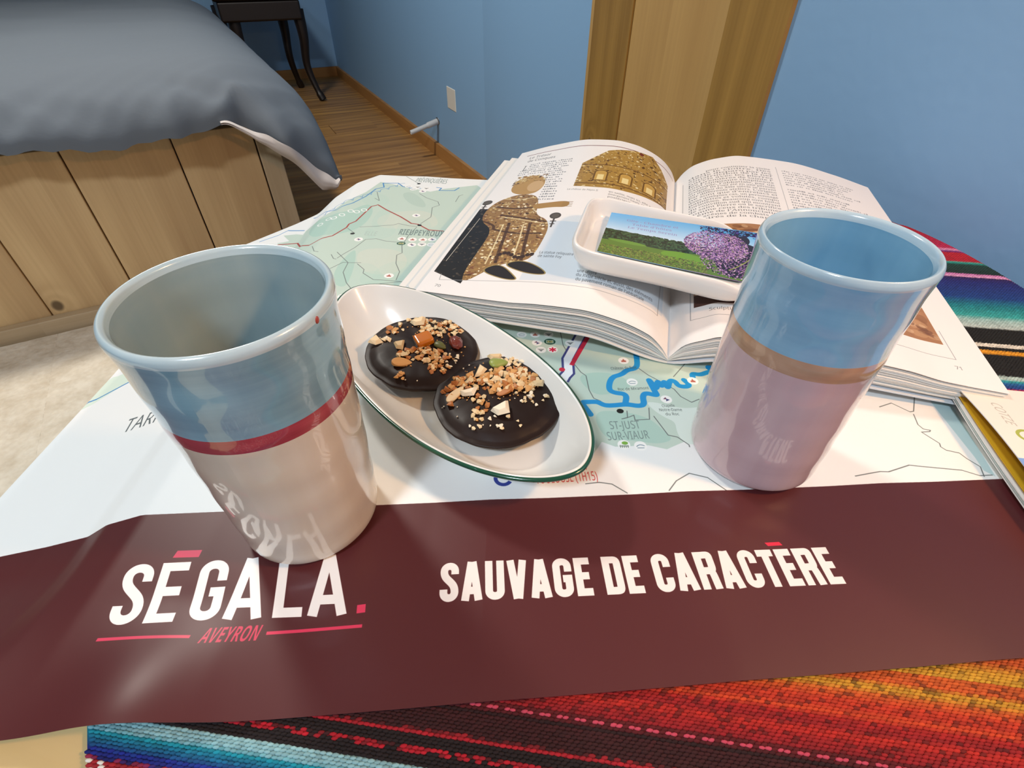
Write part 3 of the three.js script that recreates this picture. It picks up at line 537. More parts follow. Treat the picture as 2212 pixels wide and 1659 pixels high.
function curveAt(x, xs, ys) {                                          // monotone smooth interpolation through the measured heights
  const n = xs.length; if (x <= xs[0]) return ys[0]; if (x >= xs[n - 1]) return ys[n - 1];
  let i = 1; while (x > xs[i]) i++;
  const m = (k) => { if (k === 0) return (ys[1] - ys[0]) / (xs[1] - xs[0]); if (k === n - 1) return (ys[k] - ys[k - 1]) / (xs[k] - xs[k - 1]); const a = (ys[k] - ys[k - 1]) / (xs[k] - xs[k - 1]), b = (ys[k + 1] - ys[k]) / (xs[k + 1] - xs[k]); return a * b <= 0 ? 0 : 2 * a * b / (a + b); };
  const d = xs[i] - xs[i - 1], t = (x - xs[i - 1]) / d, t2 = t * t, t3 = t2 * t;
  return (2 * t3 - 3 * t2 + 1) * ys[i - 1] + (t3 - 2 * t2 + t) * d * m(i - 1) + (3 * t2 - 2 * t3) * ys[i] + (t3 - t2) * d * m(i);
}
const topH = (side, u, v) => lerp(curveAt(u, ...SWELL[side][0]), curveAt(u, ...SWELL[side][1]), v);
const botH = (side, u, v) => side < 0 ? 0.0022 + 0.0115 * sst(0.0, 0.06, u) * (1 - v) + 0.008 * sst(0, 0.08, u) * v : 0.0022 + 0.008 * sst(0, 0.035, u) * (1 - sst(0.05, 0.18, u) * 0.6);
const bookP = (side, u, v, h) => W(lerp(G0[0], G1[0], v) + GU[0] * u * side, lerp(G0[1], G1[1], v) + GU[1] * u * side, h);
function greek(c, x, y, w, size, q, col = '#8b8d90') {                 // a line of text too small to read
  c.fillStyle = col; let p = x; while (p < x + w - size) { const n = 2 + Math.floor(q() * 8); for (let k = 0; k < n && p < x + w - size * 0.4; k++) { const hgt = size * (q() < 0.25 ? 0.72 : 0.48); c.fillRect(p, y, size * (0.2 + 0.22 * q()), hgt); p += size * 0.5; } p += size * 0.45; }
}
function line(c, s, x, y, w, size, col = '#5b5d60', font = 'serif') { c.save(); c.translate(x, y); c.scale(1, -1); c.font = `${size * 10}px ${font}`; const m = c.measureText(s).width / 10; c.scale((w ? w / m : 1) / 10, 0.1); c.fillStyle = col; c.fillText(s, 0, 0); c.restore(); }
function gilded(c, q, path, n, cols, box) {                            // worked gold: a field of small bosses, stones and filigree
  c.save(); path(); c.clip();
  for (let k = 0; k < n; k++) { c.fillStyle = cols[Math.floor(q() * cols.length)]; c.beginPath(); c.ellipse(lerp(box[0], box[1], q()), lerp(box[2], box[3], q()), 0.8 + q() * 3.2, 0.6 + q() * 2.2, q() * 3, 0, 7); c.fill(); }
  c.restore();
}
const GOLD = ['#b0904e', '#d0b878', '#846230', '#e6daae', '#604020', '#bc9c58', '#98743a', '#442a16'];
function drawLeft(c, w, h) {
  c.setTransform(w / 349, 0, 0, -h / 630, w, h); const q = rng(301);
  c.fillStyle = '#f0eeec'; c.fillRect(-360, -10, 380, 660);
  poly(c, pts('-228,240 -172,238 -14,238 -14,66 -21,62 -216,56 -215,150'), true); c.fillStyle = '#d9e1e8'; c.fill();
  c.strokeStyle = '#6d2a33'; c.lineWidth = 3; c.beginPath(); c.moveTo(-328, 590); c.lineTo(-8, 596); c.stroke();
  line(c, 'Le Trésor', -318, 562, 48, 20, '#4a4a4c', 'sans-serif'); line(c, 'de Conques', -317, 540, 60, 19, '#4a4a4c', 'sans-serif');
  line(c, 'L', -316, 486, 9, 42, '#3a3a3c', 'serif');
  for (let k = 0; k < 6; k++) greek(c, (k < 3 ? -304 : -318), 516 - k * 11.5, (k < 3 ? 88 : 100), 8.5, q);
  for (let k = 0; k < 12; k++) greek(c, -256 + (k < 4 ? 0 : 8), 448 - k * 11.4, k < 4 ? 40 : 31, 8.5, q);
  // gabled gilt casket with arches
  const casket = () => poly(c, pts('-193,380 -193,492 -150,566 -100,592 -58,606 -38,572 -20,524 -20,404 -52,395 -96,384 -147,380'), true);
  casket(); c.fillStyle = '#a5823c'; c.fill(); gilded(c, q, casket, 900, GOLD, [-195, -18, 378, 608]);
  c.save(); casket(); c.clip(); c.strokeStyle = '#6e4c1e'; c.lineWidth = 4; for (const y of [488, 398]) { c.beginPath(); c.moveTo(-200, y - 4); c.lineTo(-10, y + 8); c.stroke(); }
  for (const x of [-150, -103, -56]) { c.fillStyle = '#c09a4c'; c.strokeStyle = '#6a4a1c'; c.lineWidth = 3; c.beginPath(); c.moveTo(x - 12, 412); c.lineTo(x - 12, 448); c.arc(x, 448, 12, Math.PI, 0, true); c.lineTo(x + 12, 412); c.closePath(); c.fill(); c.stroke(); c.fillStyle = '#e6d496'; c.fillRect(x - 6, 416, 12, 24); }
  c.fillStyle = '#6b1d1c'; c.beginPath(); c.ellipse(-82, 588, 5, 7, 0, 0, 7); c.fill(); c.restore();
  line(c, 'La châsse de Pépin II', -202, 363, 56, 9, '#77787a', 'sans-serif');
  ['en saillie, mais ici, elle est', 'émergement hauts, planche', 'postérieur et oppose'].forEach((s, k) => line(c, s, -127, 364 - k * 10.5, 84, 9.5, '#66686b', 'sans-serif'));
  // seated gilt figure on a dark seat
  const seat = () => poly(c, pts('-346,292 -322,290 -287,225 -290,162 -292,88 -294,31 -343,56'), true);
  seat(); c.fillStyle = '#17120e'; c.fill(); gilded(c, q, seat, 170, ['#3a3026', '#0b0908', '#4d4438', '#d8d0c0'].slice(0, 3), [-346, -285, 30, 290]);
  c.strokeStyle = '#cfc8ba'; c.lineWidth = 1; c.beginPath(); c.moveTo(-337, 90); c.lineTo(-333, 250); c.stroke(); c.strokeStyle = '#a08a5a'; c.lineWidth = 2.6; c.beginPath(); c.moveTo(-294, 40); c.lineTo(-290, 225); c.stroke();
  const robe = () => smooth(c, pts('-295,350 -270,352 -250,338 -241,300 -238,262 -214,244 -206,215 -206,180 -211,120 -226,104 -250,96 -270,70 -292,32 -300,60 -298,130 -297,205 -328,236 -333,290 -320,328'), true);
  robe(); c.fillStyle = '#957243'; c.fill(); gilded(c, q, robe, 1500, ['#b8955a', '#8a6a3c', '#6a4824', '#d8c494', '#4a2e18', '#efe4c4', '#a27c44', '#7a4c30', '#c2a66a'], [-335, -204, 30, 355]);
  c.save(); robe(); c.clip(); c.strokeStyle = 'rgba(60,34,16,0.75)'; c.lineWidth = 5; for (const s of ['-300,262 -262,250 -214,236', '-318,300 -290,285 -248,292', '-296,205 -262,190 -214,196', '-275,230 -268,150 -262,95', '-240,232 -232,160 -226,108', '-330,240 -300,224 -296,204']) { smooth(c, pts(s)); c.stroke(); }
  c.strokeStyle = 'rgba(240,226,180,0.8)'; c.lineWidth = 2.4; for (const s of ['-296,254 -258,243 -216,229', '-284,225 -278,150 -276,90', '-250,226 -243,165 -240,110', '-312,335 -285,325 -256,335']) { smooth(c, pts(s)); c.stroke(); } c.restore();
  c.fillStyle = '#a88246'; smooth(c, pts('-252,304 -225,310 -200,316 -186,312 -190,290 -215,292 -246,282'), true); c.fill(); c.strokeStyle = '#8a6c3a'; c.lineWidth = 1.6; for (let k = 0; k < 4; k++) { c.beginPath(); c.moveTo(-200, 312 - k * 6); c.lineTo(-182, 313 - k * 6); c.stroke(); }
  const headp = () => smooth(c, pts('-312,372 -312,420 -300,446 -276,448 -256,432 -249,400 -252,372 -262,352 -290,350'), true);
  headp(); c.fillStyle = '#b48e52'; c.fill(); gilded(c, q, () => poly(c, pts('-316,400 -314,450 -250,450 -252,412 -280,418'), true), 120, GOLD, [-315, -250, 400, 450]);
  c.fillStyle = '#c8a676'; c.beginPath(); c.ellipse(-266, 390, 15, 26, 0, 0, 7); c.fill();
  c.fillStyle = '#3a2416'; for (let k = 0; k < 9; k++) { c.beginPath(); c.ellipse(-262 + k * 6, 122 + 6 * Math.sin(k), 3.4, 5, 0, 0, 7); c.fill(); }
  for (const s of ['-278,70 -262,92 -246,88 -228,68 -218,55 -240,54', '-250,92 -232,108 -212,105 -188,86 -180,72 -208,73']) { smooth(c, pts(s), true); c.fillStyle = '#241a16'; c.fill(); c.strokeStyle = '#a08a52'; c.lineWidth = 2; c.stroke(); }
  c.strokeStyle = '#4a423a'; for (const [x, y] of [[-341, 322], [-203, 258]]) { c.lineWidth = 3; c.fillStyle = '#5d554a'; c.beginPath(); c.ellipse(x, y, 8, 10, 0, 0, 7); c.fill(); c.stroke(); c.beginPath(); c.moveTo(x, y - 9); c.lineTo(x, y - 42); c.moveTo(x - 5, y - 20); c.lineTo(x + 5, y - 20); c.moveTo(x - 4, y - 30); c.lineTo(x + 4, y - 30); c.stroke(); }
  line(c, 'La statue reliquaire', -204, 131, 52, 10.5, '#505358', 'sans-serif'); line(c, 'de sainte Foy', -204, 120.5, 36, 10.5, '#505358', 'sans-serif');
  line(c, 'une œuvre', -140, 88, 28, 11, '#3c3f44', 'sans-serif'); line(c, 'du XVIIe siècle et, aussi, des éléments', -140, 77.5, 110, 11, '#3c3f44', 'sans-serif'); line(c, 'du pavement roman de l’abbatiale', -139, 66, 97, 11, '#3c3f44', 'sans-serif');
  c.strokeStyle = '#9a9ca0'; c.lineWidth = 0.9; poly(c, pts('-330,52 -327,35 -216,52 -143,52 -86,52 -21,56 -18,240')); c.stroke();
  line(c, '70', -328, 16, 9, 9, '#6a6c70', 'sans-serif');
}
const READ = ['pour continuer la visite', 'dans le cloître. Des', 'siècle disparu par les', 'construction de la nef', 'parvis avec les pierres', 'les premières de sainte F', 'sont cinquante chapiteaux', 'exemple, l’abbatiale, par un', 'sculpté. Ils l’ont été en une période', 'ou milieu du XIIe siècle se parent', 'Par différents ateliers. L’origine', 'ne sont que d’entrelacs et', 'dans quelques cas, un personnage', 'palmettes et volutes, compo', 'corinthien. Beaucoup sont histoi', 'du couvillon sud qui montrent', 'de saint Pierre ou le sacrifice', 'comme ceux des tribunes', 'thème de l’Annonciation', 'des scènes de combats que', 'inspirés de la chanson'];
function drawRight(c, w, h) {
  c.setTransform(w / 376, 0, 0, -h / 630, 0, h); const q = rng(404);
  c.fillStyle = '#f0ece9'; c.fillRect(-10, -10, 400, 660);
  READ.forEach((s, k) => { const y = 568 - k * 11.2, x0 = 20 + (k === 0 ? 30 : 0); line(c, s, x0, y, 150 - (k === 0 ? 30 : 0), 10.4, '#55565a', 'serif'); });
  for (let k = 0; k < 24; k++) if (k !== 7) greek(c, 192, 572 - k * 11.2, 142 - (k % 5) * 7, 8.2, q, '#9b9a9c');
  c.strokeStyle = '#a2a3a6'; c.lineWidth = 0.9; c.beginPath(); c.moveTo(182, 590); c.lineTo(182, 330); c.moveTo(12, 560); c.lineTo(12, 330); c.stroke();
  // brown carved relief
  c.fillStyle = '#a5754c'; c.fillRect(26, 78, 306, 240);
  c.save(); c.beginPath(); c.rect(26, 78, 306, 240); c.clip();
  for (let k = 0; k < 900; k++) { c.fillStyle = ['#8a5c38', '#c49a70', '#b58258', '#d8b690', '#6d442a'][Math.floor(q() * 5)]; c.globalAlpha = 0.55; c.beginPath(); c.ellipse(26 + q() * 306, 90 + q() * 220, 3 + q() * 8, 2 + q() * 6, q() * 3, 0, 7); c.fill(); }
  c.globalAlpha = 1; c.strokeStyle = '#7a4e30'; c.lineWidth = 8; c.beginPath(); c.arc(150, 150, 150, 0.15, Math.PI - 0.15); c.stroke(); c.strokeStyle = '#d2a884'; c.lineWidth = 5; c.beginPath(); c.arc(150, 150, 136, 0.2, Math.PI - 0.2); c.stroke();
  for (let k = 0; k < 9; k++) { c.fillStyle = '#caa27c'; c.beginPath(); c.ellipse(60 + k * 28, 210 + 20 * Math.sin(k * 1.4), 9, 22, 0, 0, 7); c.fill(); c.beginPath(); c.arc(60 + k * 28, 240 + 20 * Math.sin(k * 1.4), 8, 0, 7); c.fill(); }
  c.fillStyle = '#4a2a22'; c.fillRect(26, 78, 60, 30); c.fillStyle = '#c0602c'; c.fillRect(86, 78, 90, 34); c.restore();
  line(c, 'Sculpture d’un', 43, 62, 58, 10, '#77787a', 'sans-serif');
  c.strokeStyle = '#9a9ca0'; c.lineWidth = 0.9; poly(c, pts('22,140 22,50 337,50 337,110')); c.stroke();
  line(c, '71', 330, 30, 9, 9, '#77787a', 'sans-serif');
}
{
  const t = thing('open_book', 'thick open art book with swelling pages, lying on the green part of the map', 'book');
  for (const side of [-1, 1]) {
    const Wd = side < 0 ? 0.1743 : 0.188, tex = canvasTex(side < 0 ? 1152 : 1216, 2048, side < 0 ? drawLeft : drawRight);
    const f = (a, b) => { const u = side < 0 ? (1 - a) * Wd : a * Wd; return bookP(side, u, b, topH(side, u, b)); };
    const page = part('page', shellGeo(90, 24, f, 0.0003), phys({ map: tex, roughness: 0.42 }), t); page.userData.label = side < 0 ? 'printed page with gilt figures' : 'printed page in two columns';
    const n = 15, r = rng(side + 60);
    for (let k = 1; k < n; k++) {                                     // the leaves below, each a little proud of or behind the next
      const q = k / n, lean = side < 0 ? (0.012 * sst(0.34, 0.36, q) + 0.010 * sst(0.6, 0.64, q)) : 0.006 * sst(0.3, 0.5, q), wd = Wd + lean + (r() - 0.6) * 0.0026, v0 = (r() - 0.5) * 0.006, v1 = 1 + (r() - 0.5) * 0.006, gap = Math.pow(q, 1.0) + (r() - 0.5) * 0.03;
      const g = (a, b) => { const u = side < 0 ? (1 - a) * wd : a * wd, v = lerp(v0 + (side < 0 ? 0.05 * sst(0.172, 0.19, u) : 0), v1, b), hi = topH(side, Math.min(u, Wd), v), lo = botH(side, u, v) + 0.0012; const open = side < 0 ? 0.0035 * sst(0.5, 0.56, q) * sst(0.62, 0.9, 1 - q) * sst(0.05, 0.15, u) : 0; return bookP(side, u, v, lerp(hi, lo, gap) - 0.0003 - open); };
      part('leaf', shellGeo(44, 6, g, 0.0006), k % 4 === 1 ? M.pageEdge : M.paper, t);
    }
    const cw = Wd + (side < 0 ? 0.022 : 0.01), cv = (a, b) => { const u = side < 0 ? (1 - a) * cw : a * cw; return bookP(side, u, lerp(-0.004, 1.004, b), botH(side, u, b)); };
    part('cover', shellGeo(44, 6, cv, 0.0008), side < 0 ? M.paper : std({ color: 0xd6dde4, roughness: 0.4 }), t);
  }
}

// ------------------------------------------------------------------ white tray with a printed card, lying across the open pages
// rings of a dish: outline(th) -> [x, y], each ring [inset, height]; rise(x, y) scales the wall height
function ringDish(outline, rings, rise, na = 160) {
  const rows = rings.map(([inset, z]) => (th) => { const [x, y] = outline(th), L = Math.hypot(x, y), [ix, iy] = inset >= 0.9 ? [x * 0.001, y * 0.001] : [x * (1 - inset / L), y * (1 - inset / L)]; return new THREE.Vector3(ix, z <= 0.0045 && z >= 0 ? z : z * rise(ix, iy), -iy); });
  return mergeVertices(gridGeo(na, rows.length - 1, (a, b) => rows[Math.round(b * (rows.length - 1))](a * Math.PI * 2)), 1e-6);
}
{
  const p = W(0.1057, 0.3342, 0.0366), ang = -0.261;
  const t = thing('ceramic_tray', 'white glossy rectangular tray open at one end, resting across the open book', 'tray', p);
  t.rotation.set(0, ang, -0.095, 'YXZ');
  const out = (th) => { const n = 7, c = Math.cos(th), s = Math.sin(th), r = 1 / Math.pow(Math.pow(Math.abs(c), n) + Math.pow(Math.abs(s), n), 1 / n); return [0.062 * r * c, 0.048 * r * s]; };
  const rise = (x) => { const k = clamp((x - 0.03) / 0.032); return 1 - 0.93 * (1 - Math.sqrt(Math.max(0, 1 - k * k))); };
  part('body', ringDish(out, [[0.95, 0.0001], [0.012, 0.0002], [0.007, 0.0012], [0.003, 0.0056], [0.0004, 0.012], [0, 0.0152], [0.0008, 0.0168], [0.002, 0.0174], [0.0032, 0.0168], [0.0042, 0.0142], [0.0058, 0.0086], [0.0078, 0.0046], [0.011, 0.0028], [0.95, 0.0027]], rise, 220), M.tray, t);
  const card = canvasTex(1024, 640, (c, w, h) => {
    const q = rng(909), g = c.createLinearGradient(0, 0, 0, h * 0.5); g.addColorStop(0, '#5aa8e2'); g.addColorStop(1, '#cfe2f4'); c.fillStyle = g; c.fillRect(0, 0, w, h);
    c.fillStyle = '#24402e'; c.beginPath(); c.moveTo(0, h * 0.42); for (let x = 0; x <= w; x += 16) c.lineTo(x, h * (0.42 + 0.10 * x / w) + 14 * nz(x * 0.02, 1) + 6 * nz(x * 0.1, 4)); c.lineTo(w, h); c.lineTo(0, h); c.fill();
    for (let k = 0; k < 900; k++) { c.fillStyle = ['#1a2e20', '#2f5038', '#14221a', '#3d5c3c'][k % 4]; c.beginPath(); c.arc(q() * w * 0.6, h * (0.45 + q() * 0.22), 3 + q() * 9, 0, 7); c.fill(); }
    c.fillStyle = '#5a7c34'; c.beginPath(); c.moveTo(0, h * 0.70); c.bezierCurveTo(w * 0.2, h * 0.66, w * 0.4, h * 0.74, w * 0.62, h * 0.66); c.lineTo(w, h * 0.62); c.lineTo(w, h); c.lineTo(0, h); c.fill();
    c.fillStyle = '#66923c'; c.beginPath(); c.ellipse(w * 0.17, h * 0.68, w * 0.13, h * 0.035, 0.03, 0, 7); c.fill(); c.fillStyle = '#6a9a36'; c.beginPath(); c.ellipse(w * 0.56, h * 0.78, w * 0.16, h * 0.10, 0.08, 0, 7); c.fill();
    for (let k = 0; k < 1500; k++) { c.fillStyle = ['#4f6e30', '#7d8f3e', '#3a4a24', '#96a050', '#55383c', '#6a7d38'][k % 6]; c.globalAlpha = 0.7; c.beginPath(); c.ellipse(q() * w * 0.72, h * (0.8 + q() * 0.2), 2 + q() * 6, 2 + q() * 5, 0, 0, 7); c.fill(); } c.globalAlpha = 1;
    const flowers = ['#8a62a4', '#a87cc0', '#c6a4d4', '#6a4a8a', '#b48ab4', '#d4bcd8', '#54367a', '#9a6e9a', '#3a2a3e'];
    c.fillStyle = '#2a2230'; c.beginPath(); c.ellipse(w * 0.86, h * 0.22, w * 0.09, h * 0.14, 0, 0, 7); c.fill(); c.beginPath(); c.ellipse(w * 0.9, h * 0.62, w * 0.15, h * 0.35, 0.2, 0, 7); c.fill();
    for (let k = 0; k < 5200; k++) { const a = q() * 6.283, r0 = Math.sqrt(q()), cx = k % 3 ? 0.74 : 0.86, cy = k % 3 ? 0.4 : 0.68, x = w * (cx + 0.21 * r0 * Math.cos(a)), y = h * (cy + 0.3 * r0 * Math.sin(a)); c.fillStyle = k % 9 === 0 ? '#1e1a22' : k % 31 === 0 ? '#7a8c3a' : flowers[Math.floor(q() * flowers.length)]; c.beginPath(); c.ellipse(x, y, 2 + q() * 6, 2 + q() * 4, q() * 3, 0, 7); c.fill(); }
    for (let k = 0; k < 500; k++) { c.fillStyle = ['#2a1a4a', '#4a3a8a', '#1e1424', '#4aa0d8'][k % 4]; c.beginPath(); c.arc(w * (0.62 + 0.38 * q()), h * (0.02 + 0.14 * q() * q()), 3 + q() * 7, 0, 7); c.fill(); }
    c.strokeStyle = '#8ea04a'; c.lineWidth = 7; c.beginPath(); c.moveTo(w * 0.84, h * 0.85); c.quadraticCurveTo(w * 0.92, h * 0.72, w * 0.985, h * 0.5); c.stroke();
    c.fillStyle = '#8f7fb8'; c.font = '44px serif'; ['Gîte - Chambre et', 'Table d’hôtes', 'Le Temps Serein'].forEach((s, k) => c.fillText(s, w * (0.12 + [0, 0.045, 0.02][k]), h * (0.17 + 0.085 * k)));
  });
  // the card leans on the tray's long wall, one corner a little lifted
  const corner = [[-0.044, -0.018, 0.0046], [0.0635, -0.018, 0.0056], [-0.042, 0.039, 0.0098], [0.0675, 0.041, 0.0165]];
  const g = shellGeo(12, 8, (a, b) => { const q = [0, 1, 2].map((k) => lerp(lerp(corner[0][k], corner[1][k], a), lerp(corner[2][k], corner[3][k], a), b)); return new THREE.Vector3(q[0], q[2], -q[1]); }, 0.0008);
  const photo = single('photo_card', g, phys({ map: card, roughness: 0.25, clearcoat: 0.3 }), 'glossy picture card of lilac blossom over green fields, lying inside the white tray', 'card');
  photo.position.copy(p); photo.rotation.copy(t.rotation);
}

// ------------------------------------------------------------------ oval dish with two chocolate discs
const DC = [-0.0385, 0.2225], DA = Math.atan2(-0.153, 0.139);
{
  const t = thing('oval_dish', 'small white oval dish with a dark green rim line, holding two chocolate discs', 'dish', W(DC[0], DC[1], 0.0003));
  t.rotation.y = DA;
  const out = (th) => { const c = Math.cos(th), s = Math.sin(th); return [0.1045 * Math.sign(c) * Math.pow(Math.abs(c), 0.93), 0.0475 * Math.sign(s) * Math.pow(Math.abs(s), 1.12)]; };
  const rise = (x) => 1 + 0.16 * Math.pow(Math.abs(x) / 0.1, 2);
  part('body', ringDish(out, [[0.95, 0.0002], [0.0262, 0.0002], [0.0245, 0.0008], [0.0225, 0.0036], [0.014, 0.0105], [0.006, 0.0178], [0.001, 0.0235], [0, 0.0250], [0.0007, 0.0260], [0.002, 0.0255], [0.006, 0.0205], [0.013, 0.0132], [0.021, 0.0075], [0.0255, 0.0052], [0.031, 0.0044], [0.95, 0.0042]], rise, 200), M.porcelain, t);
  class Rim extends THREE.Curve { getPoint(s, v = new THREE.Vector3()) { const [x, y] = out(s * Math.PI * 2); return v.set(x * 1.002, 0.0247 * rise(x), -y * 1.002); } }
  part('rim_line', new THREE.TubeGeometry(new Rim(), 220, 0.0012, 8, true), M.green, t).userData.label = 'dark green line around the rim';
}
const choco = phys({ color: 0x1e0f0a, roughness: 0.45, specularIntensity: 0.55, clearcoat: 0.04, clearcoatRoughness: 0.3 });
const NUT = { tan: phys({ color: 0xcf9a5c, roughness: 0.55 }), cream: phys({ color: 0xe9cfa4, roughness: 0.5 }), roast: phys({ color: 0xb06e36, roughness: 0.5 }), pale: phys({ color: 0xdcc193, roughness: 0.5 }), white: phys({ color: 0xf0e2c8, roughness: 0.5 }), seed: phys({ color: 0x8d9a4a, roughness: 0.4 }), seedDark: phys({ color: 0x5d5f2e, roughness: 0.4 }), orange: phys({ color: 0xc06a12, roughness: 0.25, clearcoat: 0.5, clearcoatRoughness: 0.2 }), raisin: phys({ color: 0x6b2414, roughness: 0.35, clearcoat: 0.4 }) };
const chips = [];
{ const r = rng(71); for (let k = 0; k < 14; k++) { const p = []; for (let i = 0; i < 11; i++) { const a = r() * 6.283, z = r() * 2 - 1, s = Math.sqrt(1 - z * z) * (0.75 + 0.25 * r()); p.push(new THREE.Vector3(Math.cos(a) * s * (0.8 + 0.5 * r()), z * 0.7, Math.sin(a) * s)); } chips.push(new ConvexGeometry(p)); } }
function discTop(r, R) { const t = r / R; return 0.0098 - 0.0018 * t * t - 0.006 * Math.pow(Math.max(0, t - 0.72) / 0.28, 2.4); }
function chocolateDisc(X, Y, h, R, seed, tilt, label) {
  const t = thing('chocolate_disc', label, 'chocolate', W(X, Y, h)), q = rng(seed);
  t.rotation.set(tilt[0], 0, tilt[1]);
  const wob = (th) => 1 + 0.03 * nz(Math.cos(th) * 1.4 + seed, Math.sin(th) * 1.4) + 0.022 * nz(Math.cos(th) * 4 + seed, Math.sin(th) * 4, 3);
  const prof = [[0, 0], [0.55, 0], [0.86, 0.0006], [0.955, 0.0022], [0.995, 0.0042]], ring = [...prof.map(([r, y]) => [r, () => y]), ...[1, 0.985, 0.95, 0.9, 0.83, 0.74, 0.6, 0.45, 0.3, 0.15, 0].map((r, i) => [r, () => (i === 0 ? 0.0052 : Math.max(0.0056, discTop(r * R, R)))])];
  part('body', mergeVertices(gridGeo(96, ring.length - 1, (a, b) => { const [r, y] = ring[Math.round(b * (ring.length - 1))], th = a * Math.PI * 2, w = wob(th) * r * R, x = Math.cos(th) * w, z = -Math.sin(th) * w, yy = y(); return new THREE.Vector3(x, yy + (yy > 0.004 ? 0.0007 * fbm(x * 90 + seed, z * 90, 1, 3) : 0), z); }), 1e-7), choco, t);
  const put = (name, geo, mat, x, y, sx, sy, sz, ry, sink = 0.25, tiltX = 0) => { const m = part(name, geo, mat, t); const r = Math.hypot(x, y); m.position.set(x, discTop(Math.min(r, R * 0.97), R) + sy * (1 - sink) * 0.55, -y); m.scale.set(sx, sy, sz); m.rotation.set(tiltX, ry, (q() - 0.5) * 0.5); return m; };
  const taken = [];
  return { t, put, q, chip: (n, cx, cy, rx, ry, mats, s0, s1) => {
    for (let k = 0; k < n * 1.55; k++) { const a = q() * 6.283, d = Math.sqrt(q()), x = cx + rx * d * Math.cos(a), y = cy + ry * d * Math.sin(a); if (Math.hypot(x, y) > R * 0.96) continue; const s = 1.12 * lerp(s0, s1, Math.pow(q(), 1.4)); taken.push(1); put('nut_piece' + (taken.length > 1 ? '_' + String(taken.length - 1).padStart(3, '0') : ''), chips[Math.floor(q() * chips.length)], NUT[mats[Math.floor(q() * mats.length)]], x, y, s * (0.85 + 0.3 * q()), s * (0.7 + 0.2 * q()), s * (0.8 + 0.3 * q()), q() * 6.28); }
  }, crumbs: (n, cx, cy, rx, ry, mat) => {
    const gs = []; for (let k = 0; k < n; k++) { const a = q() * 6.283, d = Math.sqrt(q()), x = cx + rx * d * Math.cos(a), y = cy + ry * d * Math.sin(a); const r = Math.hypot(x, y); if (r > R * 0.95) continue; const g = chips[k % chips.length].clone(), s = 0.00035 + 0.0004 * q(); g.rotateY(q() * 6); g.scale(s, s, s); g.translate(x, discTop(r, R) + s * 0.6, -y); gs.push(g); }
    const m = part('nut_crumbs', mergeGeometries(gs), NUT[mat], t); m.userData.kind = 'stuff';
  } };
}
const almond = (() => { const p = []; for (let k = 0; k < 26; k++) { const a = k / 26 * 6.283; for (const z of [-0.35, 0.35]) p.push(new THREE.Vector3(Math.cos(a) * (1 + 0.25 * Math.cos(a)), z * (0.7 + 0.3 * Math.sin(a * 3)), Math.sin(a) * 0.55)); } return new ConvexGeometry(p); })();
const shard = new ConvexGeometry([[-1, 0, -0.4], [0.9, 0, -0.7], [0.5, 0, 0.9], [-0.6, 0, 0.6], [-0.7, 0.55, -0.2], [0.6, 0.5, -0.4], [0.3, 0.55, 0.5], [-0.3, 0.5, 0.4]].map((p) => new THREE.Vector3(...p)));
const cube = new RoundedBoxGeometry(2, 1.3, 2, 3, 0.35), seedGeo = (() => { const g = new THREE.SphereGeometry(1, 20, 14); const p = g.attributes.position; for (let i = 0; i < p.count; i++) { const x = p.getX(i); p.setXYZ(i, x * (1 + 0.1 * x), p.getY(i) * 0.42, p.getZ(i) * 0.66 * (1 - 0.3 * x)); } g.computeVertexNormals(); return g; })();
const wrinkled = (() => { const g = new THREE.SphereGeometry(1, 28, 20), p = g.attributes.position; for (let i = 0; i < p.count; i++) { const x = p.getX(i), y = p.getY(i), z = p.getZ(i), k = 1 + 0.22 * nz(x * 3.1, y * 3.1, z * 3.1); p.setXYZ(i, x * k, y * k * 0.7, z * k); } g.computeVertexNormals(); return g; })();
